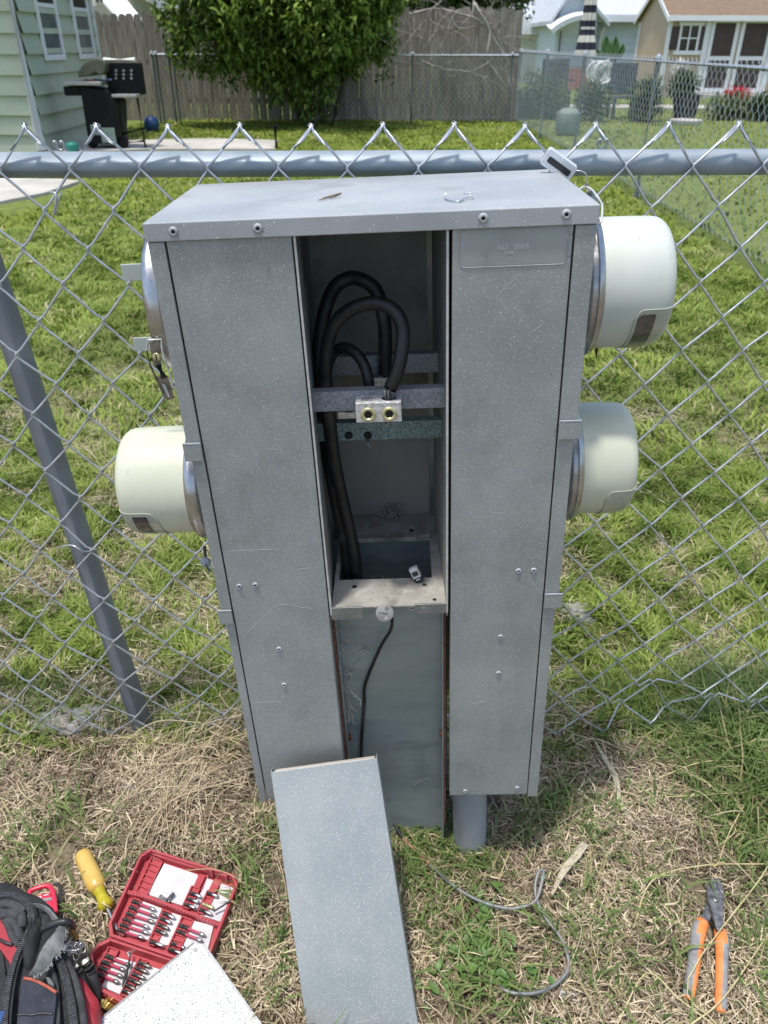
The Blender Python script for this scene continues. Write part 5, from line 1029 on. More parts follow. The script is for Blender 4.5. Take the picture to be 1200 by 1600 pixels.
holder(((140, 805), (25, 1030), 82, 30), 5); holder(((370, 890), (225, 1160), 70, 28), 6)
b = MB()
for pts in ([(455, 80), (560, 115), (1080, 275), (1070, 305), (545, 145), (445, 110)], [(270, 380), (455, 430), (990, 640), (980, 660), (445, 455), (262, 405)], [(150, 732), (640, 900), (630, 925), (140, 755)], [(60, 1130), (300, 1225), (300, 1250), (55, 1155)]):
    cpoly(b, pts, .0103, .0235, 'red_case')
for (x0, y0, x1, y1, n) in ((560, 130, 1060, 288, 18), (290, 398, 960, 642, 26), (165, 748, 620, 908, 18), (75, 1146, 290, 1232, 9)):
    for k in range(n): t = (k+.5)/n; c = cl_(x0+(x1-x0)*t, y0+(y1-y0)*t, .0237); b.lathe([(.0013, 0), (.0001, .0001)], T=TR(c.x, c.y, .02375), n=8, m='case_shadow', caps=False)
b.build('hinge_rail', case, bevel=.0005)
b = MB()
for (X, Y) in ((900, 225), (1010, 262)): cpoly(b, [(X-25, Y-10), (X+25, Y+6), (X+20, Y+24), (X-30, Y+8)], .012, .034, 'red_case')
b.build('latch', case, bevel=.0008)
for pl in ([(822, 262), (872, 278), (800, 420), (760, 400)], [(930, 310), (985, 330), (930, 430), (880, 410)]): b = MB(); cpoly(b, pl, .0147, .0165, 'red_case'); b.build('divider', case)
# the bits: each its own thing
def bit(ax, ay, bx, by, label, sleeve=True, tipm='steel', shank='bit_black', r=.0032, group='driver bits in the red case', z=.0215, name='driver_bit'):
    A = cz(ax, ay, z); B = cz(bx, by, z); d = B-A; L = d.length; u = d.normalized(); x, y, _ = frame_axes(u); T = Matrix((x, y, u)).transposed().to_4x4(); T.translation = A
    b = MB(); s = min(.4, .017/L) if sleeve else .45
    b.lathe([(r*.9, 0), (r, .001), (r, L*s*.45), (r*.75, L*s*.5), (r*.75, L*s*.62), (r, L*s*.68), (r, L*s)], n=6, m=shank, smooth=False)
    if sleeve: b.lathe([(r*.72, L*s), (r*.72, L*.74)], n=10, m='red_sleeve', caps=False); b.lathe([(r*.75, L*.74), (r*1.0, L*.77), (r*1.0, L*.88), (r*.75, L*.93), (r*.25, L)], n=10, m=tipm)
    else: b.lathe([(r*.8, L*s), (r*.95, L*.6), (r*.9, L*.85), (r*.3, L)], n=10, m=tipm)
    o = b.build(name); o.matrix_world = T; return tag(o, label, 'driver bit', group)
ORD = ['first', 'second', 'third', 'fourth', 'fifth', 'sixth']
for k, c in enumerate([(318, 470, 500, 540), (296, 515, 508, 590), (275, 562, 492, 632), (250, 602, 452, 672), (230, 645, 452, 715), (208, 685, 412, 752)]): bit(*c, f'long red sleeved driver bit, {ORD[k]} from the top in the left rack of the lid', tipm='dsteel' if k in (1, 2) else 'steel')
for k, c in enumerate([(550, 560, 642, 600), (530, 600, 618, 636), (512, 645, 600, 682), (495, 688, 585, 722), (452, 772, 556, 810)]): bit(*c, f'short driver bit, {ORD[k]} from the top in the middle rack of the lid', False, 'dsteel' if k in (2, 3) else 'steel')
for k, c in enumerate([(675, 652, 872, 732), (655, 695, 852, 772), (612, 785, 720, 826), (595, 828, 700, 868)]): bit(*c, f'long driver bit, {ORD[k]} from the top in the right rack of the lid', k < 3)
for k, c in enumerate([(752, 405, 842, 442), (735, 450, 826, 482), (712, 490, 800, 526)]): bit(*c, f'short driver bit, {ORD[k]} from the top in the rack beside the blank white insert', False)
for k, c in enumerate([(880, 405, 968, 438), (845, 492, 935, 524), (826, 532, 922, 572)]): bit(*c, ('short silver driver bit in the top right rack of the lid', 'brass coloured driver bit in the top right rack of the lid', 'short stubby driver bit at the bottom of the top right rack')[k], False, 'brass' if k == 1 else 'steel', 'brass' if k == 1 else 'bit_black')
for k, c in enumerate([(118, 880, 322, 962), (92, 922, 272, 992), (70, 968, 252, 1040), (48, 1012, 226, 1085)]): bit(*c, f'long red sleeved driver bit, {ORD[k]} from the top in the left rack of the base', tipm='dsteel')
for k, c in enumerate([(362, 930, 462, 966), (340, 968, 442, 1008), (318, 1015, 420, 1052), (298, 1058, 394, 1096), (270, 1098, 350, 1136), (248, 1138, 320, 1170)]): bit(*c, f'short dark driver bit, {ORD[k]} from the top in the right rack of the base', False, 'dsteel')
b = MB(); A = cz(930, 548, .026); b.tube([(0, 0, 0), cz(1000, 505, .03)-A, cz(1065, 460, .035)-A], .0019, 6, 'bit_black'); o = b.build('hex_key'); o.location = A; tag(o, 'thin black hex key lying across the right corner of the case lid', 'hex key')
b = MB(); A = cz(530, 435, .018); b.tube([(0, 0, 0), cz(560, 462, .018)-A, cz(600, 475, .018)-A], .004, 8, 'dsteel'); b.tube([cz(575, 470, .021)-A, cz(605, 440, .022)-A, cz(632, 410, .023)-A], .003, 8, 'bit_black'); o = b.build('loose_bit'); o.location = A; tag(o, 'loose dark bit lying crosswise on the blank white insert', 'driver bit')
b = MB(); A = cz(308, 855, .028); b.tube([(0, 0, 0), cz(290, 960, .028)-A, cz(268, 1040, .028)-A, cz(245, 1112, .028)-A], [.0015, .0018, .0036, .0012], 8, 'bit_black'); o = b.build('long_bit'); o.location = A; tag(o, 'long slim black bit lying loose across the base of the case', 'driver bit')
# brass cartridge sticking out below the case
b = MB(); A = G(150, 1560, .012); b.tube([(0, 0, 0), G(185, 1583, .012)-A], .006, 14, 'gold'); b.tube([G(162, 1568, .012)-A, G(166, 1570, .012)-A], .0066, 14, 'brass'); o = b.build('brass_tube'); o.location = A; tag(o, 'shiny gold metal tube lying between the bag and the white panel', 'tube')
# white panel resting on the case
wpn = thing('white_panel', 'white pitted metal access panel lying over the corner of the red bit case', 'panel', Matrix.Translation(G(305, 1478, .05)))
wo0 = G(305, 1478, .05)
b = MB(); A = G(304, 1474, .052)-wo0; Bv = G(150, 1600, .045)-wo0; Cv = G(315, 1475, .052)-wo0; Dv = G(410, 1608, .045)-wo0
dl = (Bv-A); dr_ = (Dv-Cv); B2 = A+dl*1.15; D2 = Cv+dr_*1.5; E2 = D2+dl*1.3
top_ = [A, B2, E2, D2, Cv]; bot_ = [v-Vector((0, 0, .0016)) for v in top_]; n5 = 5
b.add(bot_+top_, [tuple(range(4, -1, -1))[::-1], (5, 6, 7, 8, 9)[::-1]]+[(i, 5+i, 5+(i+1) % 5, (i+1) % 5) for i in range(5)], 'white_panel'); b.build('face', wpn)
b = MB(); iw = (D2-Cv).normalized()*.0; sd2 = (A-B2).normalized()
off = (D2-Cv).normalized().cross(Vector((0, 0, 1))).normalized(); off = off if off.x > 0 else -off
b.hexa([Cv+off*.0003-Vector((0, 0, .016)), D2+off*.0003-Vector((0, 0, .016)), D2+off*.0045-Vector((0, 0, .016)), Cv+off*.0045-Vector((0, 0, .016))], [Cv+off*.0003-Vector((0, 0, .001)), D2+off*.0003-Vector((0, 0, .001)), D2+off*.0045-Vector((0, 0, .004)), Cv+off*.0045-Vector((0, 0, .004))], 'white_edge'); b.build('side_flange', wpn)
b = MB(); o2 = Vector((0, 0, 1)).cross(B2-A).normalized(); o2 = o2 if o2.y > 0 else -o2
b.hexa([A+o2*.0003-Vector((0, 0, .016)), B2+o2*.0003-Vector((0, 0, .016)), B2+o2*.0032-Vector((0, 0, .016)), A+o2*.0032-Vector((0, 0, .016))], [A+o2*.0003+Vector((0, 0, .0005)), B2+o2*.0003+Vector((0, 0, .0005)), B2+o2*.0032+Vector((0, 0, .0005)), A+o2*.0032+Vector((0, 0, .0005))], 'grip'); b.build('top_flange', wpn)
b = MB(); c = G(305, 1484, .0524)-wo0; b.lathe([(.0035, 0), (.0001, .0002)], T=TR(*c), n=16, m='dusty', caps=False); b.build('corner_hole', wpn)
# screwdriver
A = G(131, 1340, .022); Bq = G(177, 1440, .012); d = (Bq-A); L = d.length; u = d.normalized(); x, y, _ = frame_axes(u); T = Matrix((x, y, u)).transposed().to_4x4(); T.translation = A
sdv = thing('screwdriver', 'screwdriver with amber yellow handle lying in the dry grass beside the bit case', 'screwdriver', T)
k = L/.125
b = MB(); b.lathe([(.002, -.012), (.010, -.0115), (.0145, -.008), (.0158, 0), (.0162, .03*k), (.0172, .048*k), (.0168, .056*k), (.0150, .061*k), (.0118, .066*k)], n=36, m='yellow'); b.build('handle', sdv)
b = MB(); b.lathe([(.0118, .0662*k), (.0098, .074*k), (.0105, .082*k), (.0135, .090*k), (.0138, .096*k), (.011, .100*k), (.004, .101*k)], n=10, m='yellow_clear'); b.build('collar', sdv)
b = MB(); b.lathe([(.0034, .1011*k), (.0034, .20*k), (.0034, .205*k)], n=14, m='steel'); b.build('shaft', sdv)
# side cutting pliers
def pz(X, Y, z): return G(940+X/4.615, 1340+Y/4.615, z)
po = pz(820, 400, 0); pl = thing('cable_cutter', 'cable cutting pliers with grey and orange grips lying on the grass', 'pliers', Matrix.Translation(po))
def ppoly(name, pts, z0, z1, m, parent=pl, bev=.0015, topk=None):
    P = [pz(x, y, z1)-po for x, y in pts]; ar = sum(P[i].x*P[(i+1) % len(P)].y-P[(i+1) % len(P)].x*P[i].y for i in range(len(P)))
    if ar < 0: P = P[::-1]
    b = MB(); b.prism([(p.x, p.y) for p in P], z0, z1, m); return b.build(name, parent, bevel=bev)
ppoly('jaw', [(762, 210), (790, 150), (826, 145), (832, 200), (850, 240), (878, 270), (880, 520), (832, 520), (800, 400), (765, 290)], .028, .037, 'tool')
ppoly('jaw', [(832, 145), (856, 160), (884, 235), (884, 268), (852, 236), (834, 200)], .0265, .0355, 'tool')
ppoly('jaw', [(762, 300), (800, 410), (770, 475), (712, 452), (745, 360)], .022, .0275, 'tool')
b = MB(); c = pz(822, 300, .0375)-po; b.lathe([(.006, 0), (.006, .001), (.0045, .002), (.0001, .002)], T=TR(*c), n=18, m='dsteel'); b.build('pivot', pl)
def grip(name, ctr, wds, z):
    pts = [pz(x, y, z)-po for x, y in ctr]; P = smooth(pts, 5); ws = np.interp(np.linspace(0, 1, len(P)), np.linspace(0, 1, len(wds)), wds)
    vs_rows = []
    for i, p in enumerate(P):
        d = (P[min(i+1, len(P)-1)]-P[max(i-1, 0)]).normalized(); s = d.cross(Vector((0, 0, 1))).normalized(); row = []
        for k in range(21): t = 2*math.pi*k/20; row.append(p+s*ws[i]*math.cos(t)+Vector((0, 0, 1))*ws[i]*.85*math.sin(t))
        vs_rows.append(row)
    return vs_rows
def gripobj(ctr, wds, z, lo, hi):
    rows = grip('', ctr, wds, z); b = MB(); b.add([p for p in rows[0][:-1]], [tuple(range(20))], 'grip'); b.add([p for p in rows[-1][:-1]], [tuple(range(19, -1, -1))], 'orange'); n = len(rows)
    for i in range(n-1):
        for k in range(20):
            t = (k+.5)/20*360; org = (lo <= t <= hi) or (lo < 0 and t >= 360+lo) or i < 2 or (i > n-4 and (t < 200)) or (2 <= i < n*.2 and lo-45 < t < hi+35)
            b.add([rows[i][k], rows[i][k+1], rows[i+1][k+1], rows[i+1][k]], [(0, 1, 2, 3)], 'orange' if org else 'grip', True)
    o = b.build('grip', pl, autosmooth=False); 
    import bmesh as _bm
    m_ = _bm.new(); m_.from_mesh(o.data); _bm.ops.remove_doubles(m_, verts=m_.verts, dist=1e-6); _bm.ops.recalc_face_normals(m_, faces=m_.faces); m_.to_mesh(o.data); m_.free()
    for p_ in o.data.polygons: p_.use_smooth = True
    return o
gripobj([(730, 462), (700, 530), (682, 640), (665, 760), (645, 880), (628, 985), (622, 1020)], [.0108, .0124, .0108, .0104, .0100, .0094, .007], .022, 112, 200)
gripobj([(852, 520), (868, 600), (868, 700), (866, 820), (862, 950), (858, 1070), (856, 1115)], [.0098, .0130, .0104, .0102, .0098, .0092, .0065], .022, -30, 92)
# ------------------------------------------------------------------ tool bag (lower left)
def bz(X, Y, z): return G(X/6.667, 1380+Y/6.667, z)
bo = bz(300, 900, 0); bag = thing('tool_bag', 'worn black tool bag with red panels and open zippers at the lower left', 'tool bag', Matrix.Translation(bo))
def pillow(name, pts, z0, z1, m, parent=bag, rings=6, top=.6, wob=.004, seed=1, sub=3):
    r_ = random.Random(seed); P = smooth([bz(x, y, (z0+z1)/2)-bo for x, y in pts]+[bz(*pts[0], (z0+z1)/2)-bo], sub)[:-1]
    c = sum(P, Vector())/len(P); rows = []
    rows.append([Vector((p.x, p.y, z0)) for p in P])
    for k in range(rings+1):
        t = k/rings; a_ = t*math.pi/2; f = math.cos(a_)*(1-.02)+.02; h = z0+(z1-z0)*(top+(1-top)*math.sin(a_))
        f = 1-(1-f)*1.0
        rows.append([Vector((c.x+(p.x-c.x)*f, c.y+(p.y-c.y)*f, h+wob*math.sin(p.x*90+k)*math.cos(p.y*70+2*k)*(1 if k < rings else 0))) for p in P])
    for r in rows: r.append(r[0])
    b = MB(); b.grid(rows, m); return b.build(name, parent, autosmooth=False)
pillow('side_panel', [(680, 800), (800, 960), (1000, 1220), (1058, 1330), (1062, 1500), (1060, 1700), (700, 1700), (640, 1200)], .0, .085, 'bag_red', seed=4, top=.75)
pillow('body', [(-300, 120), (0, 105), (160, 115), (300, 200), (450, 260), (600, 380), (640, 520), (700, 760), (800, 960), (860, 1200), (890, 1450), (880, 1750), (-300, 1750)], .0, .10, 'bag', rings=8, top=.8, wob=.003)
def patch(name, pts, z, m, h=.004, parent=bag, bev=.0015):
    P = [bz(x, y, z+h)-bo for x, y in pts]; ar = sum(P[i].x*P[(i+1) % len(P)].y-P[(i+1) % len(P)].x*P[i].y for i in range(len(P)))
    if ar < 0: P = P[::-1]
    b = MB(); b.prism([(p.x, p.y) for p in P], z-.01, z+h, m); return b.build(name, parent, bevel=bev)
def bpath(name, pts, z, r, m, flat=1, k=6, n=10, parent=bag):
    P = smooth([(bz(p[0], p[1], z if len(p) < 3 else p[2])-bo) for p in pts], k); b = MB()
    # flattened tube in the horizontal sense
    b.tube(P, r, n, m); o = b.build(name, parent); 
    return o
# inner lining, folds
patch('lining', [(-60, 370), (40, 372), (75, 420), (120, 560), (205, 690), (185, 780), (130, 900), (110, 890), (95, 820), (-60, 600)], .104, 'bag_red', .004)
patch('lining', [(-60, 620), (0, 650), (40, 760), (60, 950), (100, 1100), (50, 1320), (-60, 1340)], .100, 'bag', .004)
for k_, (pp, r_) in enumerate((([(40, 375), (90, 450), (130, 560), (200, 660)], .006), ([(-20, 250), (60, 215), (140, 230), (200, 290), (230, 380), (230, 480)], .008), ([(-20, 320), (60, 330), (150, 320), (210, 350)], .009), ([(60, 380), (150, 420), (200, 520), (230, 600)], .007), ([(-20, 180), (100, 175), (200, 215), (270, 300)], .008))):
    bpath('fold', pp, .106, r_, 'bag_fold', k=5)
bpath('fold', [(0, 590, .112), (60, 620, .113), (125, 640, .112)], .112, .0025, 'black')
# hood lobe between the zippers
pillow('flap', [(300, 230), (380, 260), (430, 400), (450, 560), (420, 700), (380, 850), (320, 940), (260, 900), (250, 760), (270, 620), (330, 480), (345, 350)], .06, .122, 'bag', rings=6, top=.6, seed=3)
def zipper(pts, z, tape_r, tooth):
    P = smooth([(bz(p[0], p[1], z)-bo) for p in pts], 10); b = MB()
    for i in range(len(P)-1):
        d = (P[i+1]-P[i]); 
    b.tube(P, tape_r, 10, 'black'); t = b.build('zipper', bag)
    b = MB(); acc = 0; last = P[0]
    L = [0]; 
    for i in range(1, len(P)): L.append(L[-1]+(P[i]-P[i-1]).length)
    n = int(L[-1]/tooth); k = 0
    for j in range(n):
        s = j*tooth
        while k < len(L)-2 and L[k+1] < s: k += 1
        f = (s-L[k])/max(1e-9, L[k+1]-L[k]); p = P[k].lerp(P[k+1], f); d = (P[k+1]-P[k]).normalized(); sd_ = d.cross(Vector((0, 0, 1))).normalized(); up = Vector((0, 0, 1))
        T = Matrix((d, sd_, up)).transposed().to_4x4(); T.translation = p+up*(tape_r*.75)
        b.box(-tooth*.28, tooth*.28, -tape_r*.8, tape_r*.8, 0, tape_r*.55, 'zip', T=T)
    b.build('zipper_teeth', t)
zipper([(-60, 165), (60, 140), (150, 150), (240, 190), (310, 270), (340, 370), (325, 470), (270, 590), (215, 700), (165, 820), (125, 960), (95, 1100), (75, 1250), (60, 1400), (55, 1600)], .112, .0055, .0031)
bpath('piping', [(-60, 130), (60, 112), (170, 122), (260, 165), (330, 240), (365, 340), (352, 460), (300, 590), (245, 700), (195, 830), (160, 960), (135, 1100), (115, 1250), (100, 1400), (95, 1600)], .110, .0032, 'bag_fold')
zipper([(580, 740), (640, 860), (690, 1000), (725, 1150), (755, 1300), (775, 1450), (790, 1650)], .104, .0068, .0031)
bpath('piping', [(640, 720), (730, 900), (790, 1050), (830, 1200), (855, 1350), (870, 1500), (880, 1650)], .098, .006, 'bag_fold')
bpath('piping', [(500, 800), (560, 950), (590, 1100), (600, 1300), (600, 1600)], .104, .004, 'bag_fold')
# mesh pocket with orange trim
pk_ = patch('mesh_pocket', [(235, 965), (330, 975), (460, 1030), (590, 1135), (575, 1290), (550, 1480), (540, 1640), (160, 1640), (180, 1380), (205, 1150)], .112, 'bag_mesh', .006)
bpath('pocket_trim', [(245, 990), (340, 1005), (460, 1060), (588, 1140)], .120, .0022, 'trim_orange', parent=pk_)
bpath('pocket_seam', [(170, 1378), (250, 1365), (330, 1372), (430, 1355), (550, 1362)], .119, .0018, 'black', parent=pk_)
# frayed grey webbing
rows = []
left = [(605, 390), (610, 460), (560, 540), (490, 620), (430, 720), (390, 830), (350, 910), (310, 962)]; right = [(680, 470), (672, 520), (655, 620), (650, 680), (560, 770), (500, 850), (420, 920), (316, 966)]
lf_, rt_ = smooth([bz(x, y, .135)-bo for x, y in left], 5), smooth([bz(x, y, .130)-bo for x, y in right], 5)
for p, q in zip(lf_, rt_): rows.append([p, p.lerp(q, .33)+Vector((0, 0, .006)), p.lerp(q, .66)+Vector((0, 0, .004)), q])
b = MB(); b.grid(rows, 'bag_grey'); web = b.build('frayed_strap', bag, solid=.002)
b = MB(); rf = random.Random(6)
for k in range(150):
    t = rf.random(); p = rt_[int(t*(len(rt_)-1))]; b.tube([p, p+Vector((rf.uniform(-.002, .006), rf.uniform(-.009, .001), rf.uniform(-.004, .003)))], .0003, 4, 'fray', caps=False)
b.build('frayed_threads', web)
rows = []
for p, q in zip(smooth([bz(x, y, .125)-bo for x, y in [(340, 210), (420, 215), (500, 250), (570, 320), (625, 400), (640, 520)]], 5), smooth([bz(x, y, .118)-bo for x, y in [(370, 250), (430, 265), (490, 310), (540, 380), (570, 450), (590, 530)]], 5)): rows.append([p, p.lerp(q, .5)+Vector((0, 0, .004)), q])
b = MB(); b.grid(rows, 'bag_grey'); b.build('strap_loop', bag, solid=.0025)
bpath('strap_loop', [(440, 480, .13), (520, 440, .138), (620, 405, .142), (700, 400, .14), (750, 430, .12), (760, 470, .10)], .13, .0055, 'black')
patch('label_patch', [(470, 970), (520, 980), (560, 1040), (555, 1080), (500, 1040)], .118, 'bag_grey', .003)
# metal rings, socket holders clipped to the bag
def tube_thing(name, label, cat, pts, r, m, extra=None, n=12):
    P = [bz(*p) for p in pts]; b = MB(); b.tube([p-P[0] for p in P], r, n, m)
    if extra: extra(b, P[0])
    o = b.build(name); o.location = P[0]; return tag(o, label, cat)
def holder_extra(spec):
    def f(b, P0):
        for (a_, c_, r_, m_) in spec: b.tube([bz(*a_)-P0, bz(*c_)-P0], r_, 16, m_)
    return f
tube_thing('bit_driver', 'black nut driver with a steel ring clipped on the bag, nearer the bit case', 'nut driver', [(905, 860, .07), (960, 960, .055), (1000, 1080, .04), (1030, 1240, .025)], [.0078, .0075, .0075, .004], 'black', holder_extra([((862, 740, .085), (900, 840, .072), .0062, 'dsteel'), ((890, 825, .074), (920, 880, .067), .0092, 'bit_black'), ((930, 880, .067), (950, 910, .062), .0085, 'black')]))
tube_thing('bit_driver', 'black nut driver with a steel ring clipped on the bag, left one of the pair', 'nut driver', [(800, 920, .08), (850, 1010, .065), (900, 1090, .05), (950, 1180, .035)], [.0065, .006, .006, .005], 'black', holder_extra([((752, 830, .09), (790, 900, .082), .0055, 'dsteel'), ((788, 885, .083), (812, 935, .078), .0078, 'bit_black')]))
tube_thing('brass_tool', 'short brass tube hanging from the black strap of the bag', 'tube', [(745, 455, .11), (795, 575, .09)], .0052, 'brass_dark', holder_extra([((790, 570, .091), (812, 612, .082), .0028, 'black')]))
b = MB(); P0 = bz(740, 680, .10); rr_ = random.Random(9)
for k in range(15):
    c = bz(690+k*11+rr_.uniform(-12, 12), 640+rr_.uniform(-10, 110), .098+rr_.uniform(-.01, .012))-P0; x = Vector((rr_.uniform(-1, 1), rr_.uniform(-1, 1), rr_.uniform(-.3, .3))).normalized(); y = x.cross(Vector((rr_.uniform(-1, 1), .3, 1))).normalized(); r_ = rr_.uniform(.006, .010)
    b.tube([c+x*r_*math.cos(t)+y*r_*.55*math.sin(t) for t in np.linspace(0, 6.2832, 17)], .0009, 6, 'steel')
o = b.build('key_rings'); o.location = P0; tag(o, 'tangle of small steel rings hanging on the side of the tool bag', 'key rings')
# red hand tool behind the bag
def ro(X, Y, z=.03): return bz(X, Y, z)
P0 = ro(450, 170); rtl = thing('tape_tool', 'bright red hand tool with a loop handle and white lettering behind the bag', 'hand tool', Matrix.Translation(P0))
def rpoly(name, pts, z0, z1, m, bev=.002):
    P = [bz(x, y, z1)-P0 for x, y in pts]; ar = sum(P[i].x*P[(i+1) % len(P)].y-P[(i+1) % len(P)].x*P[i].y for i in range(len(P)))
    if ar < 0: P = P[::-1]
    b = MB(); b.prism([(p.x, p.y) for p in P], z0-.03, z1-.03, m); o = b.build(name, rtl, bevel=bev); o.location = (0, 0, 0); 
    o.data.transform(TR(0, 0, 0)); return o
for nm, ps, z0, z1, m_ in (('body', [(290, 150), (520, 95), (560, 300), (590, 330), (300, 330)], .02, .045, 'red_pl'), ('band', [(330, 178), (545, 140), (550, 172), (350, 212)], .0455, .047, 'grip')):
    P = [bz(x, y, z1)-P0 for x, y in ps]; ar = sum(P[i].x*P[(i+1) % len(P)].y-P[(i+1) % len(P)].x*P[i].y for i in range(len(P)))
    if ar < 0: P = P[::-1]
    z0_, z1_ = z0-P0.z, z1-P0.z; b = MB(); b.prism([(p.x, p.y) for p in P], z0_, z1_, m_); b.build(nm, rtl, bevel=.0008)
b = MB(); b.tube(smooth([bz(x, y, .045)-P0 for x, y in [(310, 140), (310, 90), (360, 60), (470, 28), (520, 40), (550, 90), (565, 180), (580, 310)]], 6), .0042, 14, 'red_pl'); b.build('handle', rtl)
b = MB()
for (x0, y0, x1, y1) in ((310, 170, 345, 158), (372, 160, 398, 150), (405, 138, 412, 160), (420, 135, 432, 152), (455, 128, 505, 118), (425, 215, 455, 210), (460, 200, 485, 215), (440, 225, 490, 205)): b.tube([bz(x0, y0, .0475)-P0, bz(x1, y1, .0475)-P0], .0008, 5, 'white_mark')
b.build('print', rtl)
b = MB(); A = bz(560, 10, .02); b.tube([v-A for v in smooth([bz(560, 10, .03), bz(610, 10, .03), bz(630, 90, .03), bz(615, 200, .03), bz(600, 260, .02)], 6)], .0028, 8, 'black'); o = b.build('cord_loop'); o.location = A; tag(o, 'black cord loop behind the red hand tool', 'cord')
b = MB(); A = bz(-20, 1370, .10); b.box(-.01, .012, -.05, 0, -.01, .012, 'blue'); o = b.build('blue_case'); o.location = bz(-10, 1375, .108); tag(o, 'blue plastic item poking out at the bottom left corner of the bag', 'plastic box')
b = MB(); A = G(890, 1556, .006); rr = rrect(-.018, .018, -.006, .006, .002); b.prism(rr, -.002, .003, 'clear'); rr = rrect(-.012, .013, -.003, .001, .001); b.prism(rr, .0032, .004, 'black'); o = b.build('meter_seal', bevel=.0006); o.matrix_world = Matrix.Translation(A) @ RZ(-14) @ RX(12); tag(o, 'clear plastic seal with dark insert lying in the grass below the wire loop', 'seal')
b = MB(); A = G(202, 1228, .012); rr = rrect(-.012, .012, -.005, .005, .002); b.prism(rr, -.002, .002, 'blue_grey'); o = b.build('plastic_scrap', bevel=.0006); o.matrix_world = Matrix.Translation(A) @ RZ(8) @ RX(15); tag(o, 'small blue grey plastic scrap lying in the dry grass left of the pedestal', 'scrap')
# ================================================================== dry leaves, long straws
def leafblade(name, pts, wds, label, m='straw_leaf', z=.012):
    P = smooth([G(p[0], p[1], p[2] if len(p) > 2 else z) for p in pts], 5); P0 = P[0]; ws = np.interp(np.linspace(0, 1, len(P)), np.linspace(0, 1, len(wds)), wds); rows = []
    for i, p in enumerate(P):
        d = (P[min(i+1, len(P)-1)]-P[max(i-1, 0)]).normalized(); s = d.cross(Vector((0, 0, 1))).normalized(); q = p-P0
        rows.append([q-s*ws[i], q-s*ws[i]*.5+Vector((0, 0, ws[i]*.35)), q+Vector((0, 0, -.0005)), q+s*ws[i]*.5+Vector((0, 0, ws[i]*.35)), q+s*ws[i]])
    b = MB(); b.grid(rows, m); o = b.build(name, solid=.0006); o.location = P0; return tag(o, label, 'dry leaf')
leafblade('dry_leaf', [(862, 1398, .02), (880, 1362, .03), (900, 1335, .034), (914, 1318, .03)], [.002, .006, .009, .007], 'frayed pale dry leaf blade right of the wire loop')
leafblade('dry_leaf', [(925, 1150, .03), (945, 1185, .03), (962, 1215, .03), (968, 1250, .022), (985, 1278, .015), (1010, 1305, .012)], [.001, .004, .006, .005, .004, .001], 'long curved pale dry leaf blade right of the pedestal foot')
leafblade('dry_leaf', [(940, 1225, .012), (950, 1235, .014), (955, 1248, .012)], [.002, .006, .003], 'small brown curled leaf beside the long dry blade', 'brown_leaf')
leafblade('dry_leaf', [(868, 1132, .02), (885, 1150, .02), (888, 1170, .016)], [.002, .006, .002], 'reddish brown dead leaf close to the pedestal side', 'brown_leaf')
leafblade('dry_leaf', [(150, 1318, .014), (185, 1308, .016), (215, 1300, .016), (232, 1290, .02)], [.001, .0025, .0022, .001], 'pale straight reed lying above the screwdriver')
leafblade('dry_leaf', [(1044, 1282, .014), (1065, 1284, .014), (1080, 1282, .012)], [.001, .003, .001], 'small ochre leaf on the right above the pliers')
# ------------------------------------------------------------------ ground cover: straw mulch, green blades, lawn
def rect_pts(n, x0, x1, y0, y1): return np.stack([rng.uniform(x0, x1, n), rng.uniform(y0, y1, n)], 1)
def clumpf(x, y): return nz(x*5+3, y*5, 1.2)*.6+nz(x*16, y*16+5, 1.1)*.4
def clear_of_tools(P, pad=.012):
    ok = np.ones(len(P), bool); x, y = P[:, 0], P[:, 1]
    def seg(a, b, r):
        nonlocal ok
        ax, ay, bx, by = a.x, a.y, b.x, b.y; t = np.clip(((x-ax)*(bx-ax)+(y-ay)*(by-ay))/((bx-ax)**2+(by-ay)**2), 0, 1)
        ok &= np.hypot(x-ax-t*(bx-ax), y-ay-t*(by-ay)) > r
    seg(G(1118, 1385), G(1112, 1460), .013+pad); seg(G(1100, 1440), G(1076, 1560), .011+pad); seg(G(1125, 1450), G(1128, 1580), .011+pad)
    seg(G(131, 1340), G(160, 1410), .013+pad); seg(G(160, 1405), G(185, 1450), .008+pad)
    for poly in ([(225, 1322), (378, 1362), (350, 1500), (325, 1520), (165, 1465), (165, 1440)], [(170, 1450), (330, 1500), (250, 1590), (190, 1575), (145, 1550), (140, 1480)], [(0, 1380), (60, 1390), (120, 1450), (170, 1560), (160, 1640), (0, 1640)], [(300, 1470), (420, 1620), (150, 1620)], [(430, 1250), (600, 1250), (650, 1640), (480, 1640)]):
        Q = [G(a, b) for a, b in poly]; ins = np.zeros(len(P), bool); j = len(Q)-1
        for i in range(len(Q)):
            c = ((Q[i].y > y) != (Q[j].y > y)) & (x < (Q[j].x-Q[i].x)*(y-Q[i].y)/(Q[j].y-Q[i].y+1e-12)+Q[i].x); ins ^= c; j = i
        ok &= ~ins
    return ok
